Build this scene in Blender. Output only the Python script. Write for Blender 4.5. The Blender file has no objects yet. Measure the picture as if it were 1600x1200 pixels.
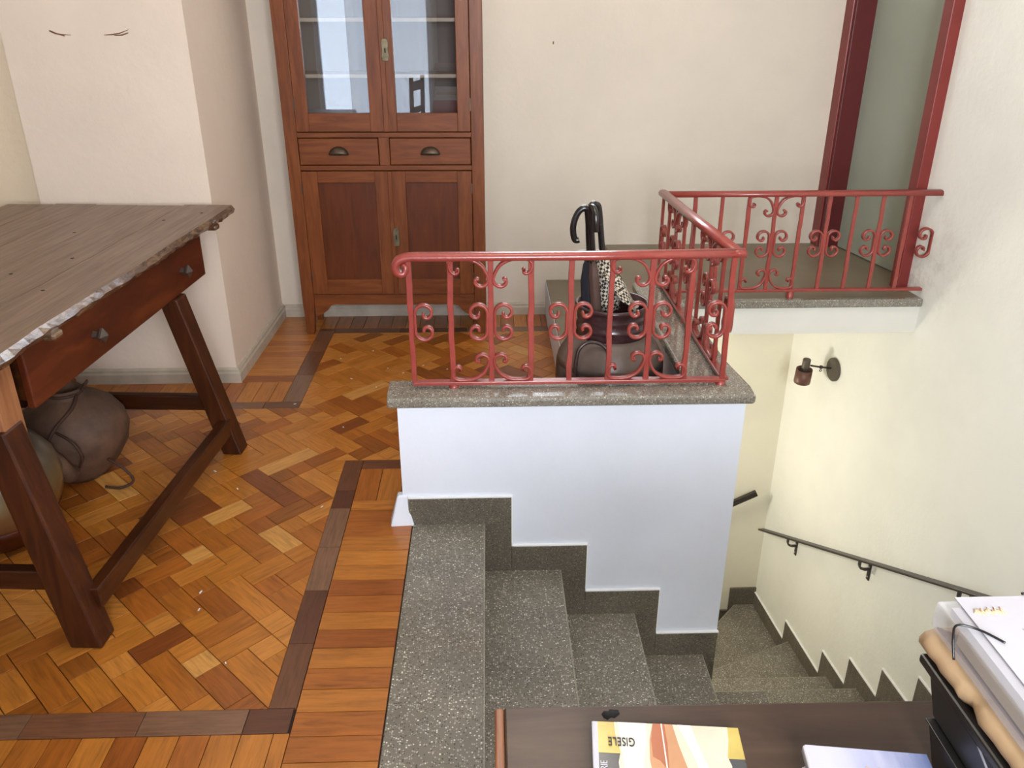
import bpy, bmesh, math, random
from mathutils import Vector, Matrix
random.seed(7)
S = bpy.context.scene
COL = S.collection
PI = math.pi

# ------------------------------------------------------------------ camera
cd = bpy.data.cameras.new('camera'); cam = bpy.data.objects.new('camera', cd); COL.objects.link(cam)
cam.location = (0, 0, 1.6)
cam.rotation_euler = (math.radians(90 - 24.45), math.radians(0.04), math.radians(-1.66))
cd.sensor_width = 36; cd.lens = 1290 / 1600 * 36; cd.clip_start = 0.02
S.camera = cam

# ------------------------------------------------------------------ light, sky, exposure
S.view_settings.view_transform = 'Standard'
S.view_settings.look = 'None'
S.view_settings.gamma = 1
S.view_settings.use_curve_mapping = False
S.view_settings.exposure = 0.72
W = bpy.data.worlds.new('sky'); S.world = W; W.use_nodes = True
W.node_tree.nodes['Background'].inputs[0].default_value = (0.62, 0.76, 1.0, 1)
W.node_tree.nodes['Background'].inputs[1].default_value = 1.6


def area(name, loc, rot, sx, sy, power, colr):
    l = bpy.data.lights.new(name, 'AREA'); l.shape = 'RECTANGLE'; l.size = sx; l.size_y = sy
    l.energy = power; l.color = colr
    o = bpy.data.objects.new(name, l); COL.objects.link(o); o.location = loc; o.rotation_euler = rot
    return o


# daylight just outside the two windows of the near wall, behind the camera
area('window_daylight', (-1.46, -1.36, 1.45), (PI / 2, 0, 0), 1.25, 2.3, 17, (0.86, 0.93, 1.0))
area('window_daylight', (0.5, -1.36, 1.75), (PI / 2, 0, 0), 1.2, 1.5, 146, (0.95, 0.97, 1.0))
# and outside the high window of the far wall, above the top of the picture
area('window_daylight', (0.5, 4.62, 2.2), (-PI / 2, 0, 0), 0.95, 1.0, 44, (0.95, 0.96, 1.0))
# ceiling lamp over the hall
pl = bpy.data.lights.new('ceiling_lamp_bulb', 'POINT'); pl.energy = 14; pl.color = (1.0, 0.90, 0.78); pl.shadow_soft_size = 0.22
po = bpy.data.objects.new('ceiling_lamp_bulb', pl); COL.objects.link(po); po.location = (0.15, 2.2, 2.55)
# lamp on the flight below
pl2 = bpy.data.lights.new('lower_flight_bulb', 'POINT'); pl2.energy = 21; pl2.color = (1.0, 0.93, 0.82); pl2.shadow_soft_size = 0.15
po2 = bpy.data.objects.new('lower_flight_bulb', pl2); COL.objects.link(po2); po2.location = (0.55, 4.15, -0.75)


# ------------------------------------------------------------------ materials
def lin(r, g, b):
    f = lambda c: (c / 255 / 12.92) if c / 255 <= 0.04045 else ((c / 255 + 0.055) / 1.055) ** 2.4
    return (f(r), f(g), f(b), 1)


def newmat(name):
    m = bpy.data.materials.new(name); m.use_nodes = True
    nt = m.node_tree
    return m, nt, nt.nodes['Principled BSDF']


def nd(nt, t, **kw):
    n = nt.nodes.new(t)
    for k, v in kw.items(): setattr(n, k, v)
    return n


def ramp(nt, stops, interp='LINEAR'):
    r = nt.nodes.new('ShaderNodeValToRGB'); cr = r.color_ramp; cr.interpolation = interp
    while len(cr.elements) < len(stops): cr.elements.new(0.5)
    for e, (p, c) in zip(cr.elements, stops): e.position = p; e.color = c
    return r


def plain(name, c, rough=0.5, metal=0.0, coat=0.0, bump=0.0, bscale=60, var=0.0, vscale=8):
    m, nt, b = newmat(name)
    b.inputs['Roughness'].default_value = rough; b.inputs['Metallic'].default_value = metal
    b.inputs['Coat Weight'].default_value = coat; b.inputs['Coat Roughness'].default_value = 0.15
    b.inputs['Base Color'].default_value = c
    tc = nd(nt, 'ShaderNodeTexCoord')
    if var:
        n = nd(nt, 'ShaderNodeTexNoise'); n.inputs['Scale'].default_value = vscale; n.inputs['Detail'].default_value = 5
        nt.links.new(tc.outputs['Object'], n.inputs['Vector'])
        d = tuple(x * (1 - var) for x in c[:3]) + (1,); u = tuple(min(1, x * (1 + var)) for x in c[:3]) + (1,)
        r = ramp(nt, [(0.3, d), (0.7, u)]); nt.links.new(n.outputs['Fac'], r.inputs[0])
        nt.links.new(r.outputs[0], b.inputs['Base Color'])
    if bump:
        n2 = nd(nt, 'ShaderNodeTexNoise'); n2.inputs['Scale'].default_value = bscale; n2.inputs['Detail'].default_value = 4
        nt.links.new(tc.outputs['Object'], n2.inputs['Vector'])
        bp = nd(nt, 'ShaderNodeBump'); bp.inputs['Strength'].default_value = bump; bp.inputs['Distance'].default_value = 0.01
        nt.links.new(n2.outputs['Fac'], bp.inputs['Height']); nt.links.new(bp.outputs[0], b.inputs['Normal'])
    return m


def wood(name, stops, axis='X', scale=5.0, rough=0.4, coat=0.0, palette=None, bump=0.08, stretch=14, spec=0.5, mix=0.5):
    """grain stretched along one local axis; palette = per-object base colours picked by the object's random number"""
    m, nt, b = newmat(name)
    L = nt.links
    tc = nd(nt, 'ShaderNodeTexCoord'); oi = nd(nt, 'ShaderNodeObjectInfo')
    mp = nd(nt, 'ShaderNodeMapping')
    sc = {'X': (1, stretch, stretch), 'Y': (stretch, 1, stretch), 'Z': (stretch, stretch, 1)}[axis]
    mp.inputs['Scale'].default_value = sc
    mul = nd(nt, 'ShaderNodeMath', operation='MULTIPLY'); mul.inputs[1].default_value = 37.0
    cmb = nd(nt, 'ShaderNodeCombineXYZ')
    L.new(oi.outputs['Random'], mul.inputs[0])
    for i in range(3): L.new(mul.outputs[0], cmb.inputs[i])
    L.new(tc.outputs['Object'], mp.inputs['Vector']); L.new(cmb.outputs[0], mp.inputs['Location'])
    n = nd(nt, 'ShaderNodeTexNoise'); n.inputs['Scale'].default_value = scale; n.inputs['Detail'].default_value = 7
    n.inputs['Roughness'].default_value = 0.62; n.inputs['Distortion'].default_value = 0.6
    L.new(mp.outputs[0], n.inputs['Vector'])
    r = ramp(nt, stops); L.new(n.outputs['Fac'], r.inputs[0])
    out = r.outputs[0]
    if palette:
        pr = ramp(nt, palette, 'CONSTANT'); L.new(oi.outputs['Random'], pr.inputs[0])
        mx = nd(nt, 'ShaderNodeMix', data_type='RGBA', blend_type='MULTIPLY'); mx.inputs[0].default_value = 1.0
        L.new(pr.outputs[0], mx.inputs[6]); L.new(r.outputs[0], mx.inputs[7]); out = mx.outputs[2]
    L.new(out, b.inputs['Base Color'])
    b.inputs['Roughness'].default_value = rough; b.inputs['Coat Weight'].default_value = coat
    b.inputs['Coat Roughness'].default_value = 0.22; b.inputs['Specular IOR Level'].default_value = spec
    if bump:
        bp = nd(nt, 'ShaderNodeBump'); bp.inputs['Strength'].default_value = bump; bp.inputs['Distance'].default_value = 0.004
        L.new(n.outputs['Fac'], bp.inputs['Height']); L.new(bp.outputs[0], b.inputs['Normal'])
    return m


def terrazzo(name, base, chip, dark, scale=190, rough=0.35, thr=(0.45, 0.52)):
    m, nt, b = newmat(name); L = nt.links
    tc = nd(nt, 'ShaderNodeTexCoord')
    v = nd(nt, 'ShaderNodeTexVoronoi'); v.inputs['Scale'].default_value = scale
    L.new(tc.outputs['Object'], v.inputs['Vector'])
    sx = nd(nt, 'ShaderNodeSeparateColor'); L.new(v.outputs['Color'], sx.inputs[0])
    rc = ramp(nt, [(0.0, dark), (0.22, base), (thr[1], base), (thr[1] + 0.13, tuple(x * .6 + y * .4 for x, y in zip(base, chip))), (0.93, chip)], 'CONSTANT')
    L.new(sx.outputs[0], rc.inputs[0])
    rd = ramp(nt, [(thr[0] - 0.1, (1, 1, 1, 1)), (thr[0] + 0.05, (0, 0, 0, 1))]); L.new(v.outputs['Distance'], rd.inputs[0])
    mx = nd(nt, 'ShaderNodeMix', data_type='RGBA'); L.new(rd.outputs[0], mx.inputs[0]); mx.inputs[6].default_value = base
    L.new(rc.outputs[0], mx.inputs[7])
    n = nd(nt, 'ShaderNodeTexNoise'); n.inputs['Scale'].default_value = 6; n.inputs['Detail'].default_value = 4
    L.new(tc.outputs['Object'], n.inputs['Vector'])
    rn = ramp(nt, [(0.3, (.82, .82, .82, 1)), (0.7, (1.1, 1.1, 1.1, 1))]); L.new(n.outputs['Fac'], rn.inputs[0])
    m2 = nd(nt, 'ShaderNodeMix', data_type='RGBA', blend_type='MULTIPLY'); m2.inputs[0].default_value = 1
    L.new(mx.outputs[2], m2.inputs[6]); L.new(rn.outputs[0], m2.inputs[7]); L.new(m2.outputs[2], b.inputs['Base Color'])
    b.inputs['Roughness'].default_value = rough
    return m


def wallpaint(name, c, stain=None, bump=0.12):
    m, nt, b = newmat(name); L = nt.links
    tc = nd(nt, 'ShaderNodeTexCoord')
    n = nd(nt, 'ShaderNodeTexNoise'); n.inputs['Scale'].default_value = 1.6; n.inputs['Detail'].default_value = 7; n.inputs['Roughness'].default_value = .6
    L.new(tc.outputs['Object'], n.inputs['Vector'])
    d = tuple(x * .93 for x in c[:3]) + (1,)
    r = ramp(nt, [(0.35, d), (0.62, c)]); L.new(n.outputs['Fac'], r.inputs[0])
    out = r.outputs[0]
    if stain:   # grime patch: (centre, radius, colour)
        for cen, rad, sc in stain:
            vd = nd(nt, 'ShaderNodeVectorMath', operation='DISTANCE'); vd.inputs[1].default_value = cen
            L.new(tc.outputs['Object'], vd.inputs[0])
            mr = nd(nt, 'ShaderNodeMapRange'); mr.inputs[1].default_value = 0; mr.inputs[2].default_value = rad
            mr.inputs[3].default_value = 1; mr.inputs[4].default_value = 0
            L.new(vd.outputs['Value'], mr.inputs[0])
            n3 = nd(nt, 'ShaderNodeTexNoise'); n3.inputs['Scale'].default_value = 14; n3.inputs['Detail'].default_value = 8; n3.inputs['Roughness'].default_value = .75
            L.new(tc.outputs['Object'], n3.inputs['Vector'])
            r3 = ramp(nt, [(0.46, (0, 0, 0, 1)), (0.72, (1, 1, 1, 1))]); L.new(n3.outputs['Fac'], r3.inputs[0])
            mu = nd(nt, 'ShaderNodeMath', operation='MULTIPLY'); L.new(mr.outputs[0], mu.inputs[0]); L.new(r3.outputs[0], mu.inputs[1])
            mx = nd(nt, 'ShaderNodeMix', data_type='RGBA'); L.new(mu.outputs[0], mx.inputs[0]); L.new(out, mx.inputs[6]); mx.inputs[7].default_value = sc
            out = mx.outputs[2]
    L.new(out, b.inputs['Base Color'])
    b.inputs['Roughness'].default_value = 0.75; b.inputs['Specular IOR Level'].default_value = 0.3
    n2 = nd(nt, 'ShaderNodeTexNoise'); n2.inputs['Scale'].default_value = 22; n2.inputs['Detail'].default_value = 8; n2.inputs['Roughness'].default_value = .6
    L.new(tc.outputs['Object'], n2.inputs['Vector'])
    bp = nd(nt, 'ShaderNodeBump'); bp.inputs['Strength'].default_value = bump; bp.inputs['Distance'].default_value = 0.02
    L.new(n2.outputs['Fac'], bp.inputs['Height']); L.new(bp.outputs[0], b.inputs['Normal'])
    return m


def glassmat(name, tint=(1, 1, 1, 1), refl=1.0):
    m = bpy.data.materials.new(name); m.use_nodes = True; nt = m.node_tree
    nt.nodes.remove(nt.nodes['Principled BSDF'])
    t = nd(nt, 'ShaderNodeBsdfTransparent'); t.inputs[0].default_value = tint
    g = nd(nt, 'ShaderNodeBsdfGlossy'); g.inputs['Roughness'].default_value = 0.0; g.inputs[0].default_value = (1, 1, 1, 1)
    f = nd(nt, 'ShaderNodeFresnel'); f.inputs[0].default_value = 1.5
    mu = nd(nt, 'ShaderNodeMath', operation='MULTIPLY'); mu.inputs[1].default_value = refl; mu.use_clamp = True
    mx = nd(nt, 'ShaderNodeMixShader')
    nt.links.new(f.outputs[0], mu.inputs[0]); nt.links.new(mu.outputs[0], mx.inputs[0])
    nt.links.new(t.outputs[0], mx.inputs[1]); nt.links.new(g.outputs[0], mx.inputs[2])
    nt.links.new(mx.outputs[0], nt.nodes['Material Output'].inputs[0])
    return m


G = lambda v: (v, v, v, 1)
M = {}
CREAM = lin(218, 207, 191)
M['pier'] = wallpaint('warm_cream_paint', lin(228, 211, 194))
M['cream'] = wallpaint('cream_paint', CREAM)
M['rightwall'] = wallpaint('right_wall_paint', lin(247, 247, 236), bump=0.16, stain=[((1.957, 3.64, 0.45), 0.13, lin(150, 138, 116)), ((1.965, 3.50, 0.55), 0.30, lin(214, 210, 196))])
M['recess'] = wallpaint('yellowish_cream_paint', lin(226, 207, 180))
M['stairwall'] = wallpaint('stairwell_paint', lin(232, 226, 204))
M['white'] = wallpaint('white_paint', lin(233, 238, 248), bump=0.06)
M['edgewhite'] = plain('bright_paint_edge', lin(246, 246, 246), .6)
M['beam'] = wallpaint('beam_paint', lin(224, 221, 211), bump=.06)
M['baseboard'] = plain('baseboard_paint', lin(186, 175, 158), .5, var=.12, vscale=14, bump=.06)
M['ceiling'] = plain('ceiling_paint', lin(232, 228, 218), .8)
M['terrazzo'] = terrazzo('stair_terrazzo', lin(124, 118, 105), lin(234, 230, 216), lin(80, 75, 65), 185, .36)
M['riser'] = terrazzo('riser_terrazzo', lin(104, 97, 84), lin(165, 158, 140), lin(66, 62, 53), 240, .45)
M['nosing'] = terrazzo('worn_nosing', lin(150, 146, 130), lin(205, 200, 184), lin(110, 106, 92), 210, .4)
M['coping'] = terrazzo('coping_terrazzo', lin(128, 122, 110), lin(212, 206, 194), lin(84, 80, 72), 230, .16)
M['coping'].node_tree.nodes['Principled BSDF'].inputs['Coat Weight'].default_value = .8
M['coping'].node_tree.nodes['Principled BSDF'].inputs['Coat Roughness'].default_value = .06
M['cement'] = plain('burnt_cement', lin(128, 116, 96), .42, var=.14, vscale=3, bump=.05, bscale=30)
grain = [(0.22, G(.45)), (0.42, G(.82)), (0.55, G(1.0)), (0.78, G(1.22))]
PAL = [(0.0, lin(140, 80, 26)), (0.10, lin(164, 96, 32)), (0.26, lin(178, 110, 38)), (0.42, lin(150, 84, 28)), (0.55, lin(186, 116, 44)),
       (0.68, lin(166, 94, 32)), (0.80, lin(192, 124, 52)), (0.90, lin(126, 66, 24)), (0.95, lin(202, 144, 74))]
M['parquet'] = wood('varnished_parquet', grain, 'X', 9, .34, .25, PAL, .05, 9)
PALB = [(0.0, lin(178, 110, 42)), (0.25, lin(164, 94, 34)), (0.5, lin(188, 118, 46)), (0.7, lin(150, 82, 30)), (0.84, lin(174, 104, 40)), (0.95, lin(204, 142, 70))]
M['border'] = wood('varnished_border_plank', grain, 'X', 8, .32, .3, PALB, .05, 9)
PALD = [(0.0, lin(104, 64, 41)), (0.3, lin(121, 80, 56)), (0.6, lin(91, 53, 34)), (0.8, lin(126, 91, 68))]
M['dark_strip'] = wood('dark_strip_wood', grain, 'X', 9, .32, .3, PALD, .05, 12)
M['subfloor'] = plain('joint_filler', lin(40, 25, 15), .8)
M['oldfloor'] = wood('plain_floor_boards', [(0.3, lin(140, 78, 32)), (0.7, lin(176, 104, 44))], 'X', 4, .35, .2)
cup = [(0.25, lin(85, 42, 17)), (0.5, lin(112, 59, 25)), (0.78, lin(132, 75, 35))]
M['cupZ'] = wood('cupboard_wood_upright', cup, 'Z', 4.5, .42, .12, stretch=10, spec=.28)
M['cupX'] = wood('cupboard_wood_level', cup, 'X', 4.5, .42, .12, stretch=10, spec=.28)
M['cupP'] = wood('cupboard_panel_wood', [(0.25, lin(72, 31, 10)), (0.75, lin(104, 51, 19))], 'Z', 3.5, .4, .15, stretch=8, spec=.28)
M['cupin'] = plain('cupboard_inside', lin(112, 98, 88), .6)
M['shelf'] = plain('shelf_wood', lin(178, 156, 134), .5, var=.1)
M['pull'] = plain('aged_pull_metal', lin(86, 72, 60), .42, .8, var=.25, vscale=30)
M['escutcheon'] = plain('aged_brass_plate', lin(112, 102, 80), .45, .7, var=.3, vscale=40)
M['black'] = plain('dark_hole', lin(14, 12, 10), .8)
rt = [(0.2, lin(74, 54, 42)), (0.45, lin(112, 88, 72)), (0.62, lin(130, 106, 88)), (0.85, lin(146, 122, 104))]
M['rust_top'] = wood('weathered_table_top', rt, 'Y', 3.2, .42, .1, None, .25, 16)
M['rust_edge'] = wood('worn_table_edge', [(0.25, lin(48, 33, 24)), (0.5, lin(92, 68, 50)), (0.8, lin(158, 130, 102))], 'Y', 14, .22, .5, None, .6, 3)
M['rust_drawer'] = wood('reddish_drawer_wood', [(0.22, lin(51, 19, 6)), (0.5, lin(81, 33, 13)), (0.75, lin(107, 50, 20))], 'Y', 3.0, .4, .15, None, .08, 5, spec=.3)
M['rust_leg'] = wood('table_leg_wood', [(0.25, lin(39, 15, 3)), (0.5, lin(62, 27, 7)), (0.8, lin(84, 42, 14))], 'Z', 4, .42, .1, None, .12, 10, spec=.3)
M['rust_bar'] = wood('table_stretcher_wood', [(0.25, lin(40, 17, 3)), (0.5, lin(62, 28, 8)), (0.8, lin(87, 46, 17))], 'Y', 4, .36, .2, None, .12, 10, spec=.3)
M['rust_barx'] = wood('table_cross_stretcher_wood', [(0.25, lin(35, 14, 3)), (0.5, lin(54, 23, 5)), (0.8, lin(79, 41, 14))], 'X', 4, .42, .1, None, .12, 10, spec=.3)
M['rust_post'] = wood('pale_table_post', [(0.25, lin(104, 64, 40)), (0.5, lin(142, 92, 58)), (0.8, lin(168, 118, 78))], 'Z', 5, .45, .1, None, .12, 8)
M['knob'] = plain('dark_wood_knob', lin(65, 52, 45), .4, 0, .2, var=.2, vscale=40)
M['red'] = plain('red_iron_paint', lin(142, 58, 50), .33, 0, .35, bump=.1, bscale=90, var=.12, vscale=30)
M['redcas'] = plain('red_door_frame_paint', lin(124, 42, 38), .4, 0, .05, var=.1, vscale=6)
M['redrev'] = plain('deep_red_frame_paint', lin(92, 30, 30), .45, 0, 0, var=.08, vscale=6)
M['door'] = wallpaint('green_grey_door_paint', lin(158, 164, 148), bump=.05)
M['iron'] = plain('dark_handrail_iron', lin(64, 58, 54), .4, .4)
M['lampgrey'] = plain('lamp_grey_metal', lin(92, 84, 72), .5, .3)
M['lampbrown'] = plain('lamp_brown_shade', lin(104, 70, 58), .45, .2)
M['steel'] = plain('bright_screw', lin(200, 200, 195), .3, .9)
M['pot_neck'] = plain('maroon_glaze', lin(58, 32, 34), .28, 0, .4, var=.25, vscale=12)
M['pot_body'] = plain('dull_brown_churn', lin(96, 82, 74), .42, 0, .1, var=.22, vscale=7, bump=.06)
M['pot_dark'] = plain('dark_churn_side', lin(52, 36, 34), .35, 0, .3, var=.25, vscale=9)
M['umb_black'] = plain('black_plastic', lin(24, 22, 22), .25, 0, .3)
M['umb_navy'] = plain('navy_umbrella_cloth', lin(34, 36, 48), .7)
M['umb_brown'] = plain('brown_umbrella_cloth', lin(82, 60, 52), .65)
M['white_plastic'] = plain('white_plastic', lin(220, 216, 210), .4)
M['clay'] = plain('dusty_clay', lin(92, 66, 50), .7, 0, 0, var=.42, vscale=11, bump=.35, bscale=30)
mm, nt, bb = newmat('two_tone_glaze')
tc = nd(nt, 'ShaderNodeTexCoord'); sp_ = nd(nt, 'ShaderNodeSeparateXYZ'); n = nd(nt, 'ShaderNodeTexNoise'); n.inputs['Scale'].default_value = 9
n.inputs['Detail'].default_value = 6
ad = nd(nt, 'ShaderNodeMath', operation='MULTIPLY_ADD'); ad.inputs[1].default_value = .12
nt.links.new(tc.outputs['Object'], sp_.inputs[0]); nt.links.new(tc.outputs['Object'], n.inputs['Vector']); nt.links.new(n.outputs['Fac'], ad.inputs[0]); nt.links.new(sp_.outputs[2], ad.inputs[2])
r = ramp(nt, [(0.0, lin(96, 52, 32)), (0.20, lin(104, 66, 38)), (0.30, lin(110, 92, 60)), (0.42, lin(92, 84, 74)), (0.5, lin(80, 74, 68))]); nt.links.new(ad.outputs[0], r.inputs[0])
nt.links.new(r.outputs[0], bb.inputs['Base Color']); bb.inputs['Roughness'].default_value = .28; bb.inputs['Coat Weight'].default_value = .3
M['clay_two'] = mm
M['clay_dark'] = plain('dark_glazed_clay', lin(88, 78, 66), .3, 0, .3, var=.28, vscale=7, bump=.08)
M['cord'] = plain('brown_leather_cord', lin(66, 40, 28), .7)
M['desk'] = wood('dark_desk_wood', [(0.2, lin(41, 26, 19)), (0.5, lin(63, 44, 32)), (0.72, lin(76, 57, 43)), (0.9, lin(92, 71, 54))], 'X', 3.2, .38, .15, None, .12, 7, spec=.3)
M['desk_edge'] = wood('reddish_desk_edge', [(0.3, lin(112, 66, 40)), (0.7, lin(156, 100, 66))], 'Y', 6, .4, .1, None, .1, 12)
M['cover_cream'] = plain('cream_drapery_print', lin(201, 190, 168), .2, 0, .6, var=.12, vscale=18)
M['cover_white'] = plain('pale_drapery_print', lin(211, 206, 193), .2, 0, .6, var=.05, vscale=18)
M['cover_gold'] = plain('gold_print', lin(184, 161, 84), .2, 0, .6, var=.15, vscale=20)
M['cover_dark'] = plain('charcoal_print', lin(66, 66, 68), .2, 0, .6, var=.2, vscale=30)
M['cover_peach'] = plain('peach_print', lin(179, 130, 91), .2, 0, .6, var=.1, vscale=20)
M['cover_rust'] = plain('rust_print', lin(158, 92, 62), .2, 0, .6, var=.12, vscale=20)
M['ink'] = plain('black_ink', lin(36, 32, 30), .4)
M['goldink'] = plain('gold_ink', lin(196, 160, 132), .3)
M['orangeink'] = plain('orange_stamp_ink', lin(196, 162, 126), .6)
M['greyink'] = plain('grey_ink', lin(161, 159, 165), .7)
M['pages'] = plain('book_pages', lin(200, 194, 182), .7)
M['kraft'] = plain('kraft_paper', lin(185, 154, 117), .6, var=.1, vscale=20, bump=.15, bscale=25)
M['kraft_dark'] = plain('kraft_paper_inside', lin(126, 86, 59), .7)
M['boxblack'] = plain('black_file_box', lin(34, 32, 30), .38, 0, .1)
M['paper'] = plain('white_paper', lin(188, 185, 191), .6, var=.02)
M['papercream'] = plain('cream_paper', lin(194, 181, 159), .6)
M['redcloth'] = plain('red_cloth', lin(150, 36, 36), .8)
M['chairwood'] = plain('brown_chair_wood', lin(92, 58, 40), .45)
M['glass'] = glassmat('cupboard_glass', (0.93, 0.95, 0.97, 1), 2.2)
M['pane'] = glassmat('window_glass', (0.98, 0.99, 1, 1), 1.0)


def frosted(name, c, alpha):
    m, nt, b = newmat(name)
    b.inputs['Base Color'].default_value = c; b.inputs['Alpha'].default_value = alpha; b.inputs['Roughness'].default_value = .25
    return m


M['sheer'] = frosted('sheer_curtain_cloth', lin(236, 236, 236), .45)
M['clear'] = frosted('milky_clear_plastic', lin(206, 204, 208), .34)
mm, nt, bb = newmat('chequered_umbrella_cloth')
tc = nd(nt, 'ShaderNodeTexCoord'); ck = nd(nt, 'ShaderNodeTexChecker'); ck.inputs['Scale'].default_value = 100
mp = nd(nt, 'ShaderNodeMapping'); mp.inputs['Rotation'].default_value = (0.5, 0.6, 0.35)
nt.links.new(tc.outputs['Object'], mp.inputs[0]); nt.links.new(mp.outputs[0], ck.inputs[0])
ck.inputs[1].default_value = lin(206, 196, 178); ck.inputs[2].default_value = lin(46, 40, 38)
nt.links.new(ck.outputs[0], bb.inputs['Base Color']); bb.inputs['Roughness'].default_value = .8
M['check'] = mm
mm, nt, bb = newmat('blue_mist_print')
tc = nd(nt, 'ShaderNodeTexCoord'); mp = nd(nt, 'ShaderNodeMapping'); mp.inputs['Scale'].default_value = (16, 3, 1); mp.inputs['Rotation'].default_value = (0, 0, .35)
n = nd(nt, 'ShaderNodeTexNoise'); n.inputs['Scale'].default_value = 1.6; n.inputs['Detail'].default_value = 4
sep = nd(nt, 'ShaderNodeSeparateXYZ'); mr = nd(nt, 'ShaderNodeMapRange')
mr.inputs[1].default_value = 0.02; mr.inputs[2].default_value = 0.15
mu = nd(nt, 'ShaderNodeMath', operation='MULTIPLY')
nt.links.new(tc.outputs['Object'], mp.inputs[0]); nt.links.new(mp.outputs[0], n.inputs['Vector']); nt.links.new(tc.outputs['Object'], sep.inputs[0])
nt.links.new(sep.outputs[0], mr.inputs[0]); nt.links.new(mr.outputs[0], mu.inputs[0])
r = ramp(nt, [(0.30, G(0.2)), (0.65, G(1.0))]); nt.links.new(n.outputs['Fac'], r.inputs[0]); nt.links.new(r.outputs[0], mu.inputs[1])
r2 = ramp(nt, [(0.0, lin(190, 188, 206)), (0.6, lin(122, 134, 176)), (1.0, lin(84, 104, 150))]); nt.links.new(mu.outputs[0], r2.inputs[0])
nt.links.new(r2.outputs[0], bb.inputs['Base Color']); bb.inputs['Roughness'].default_value = .25
M['bluecover'] = mm


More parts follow.
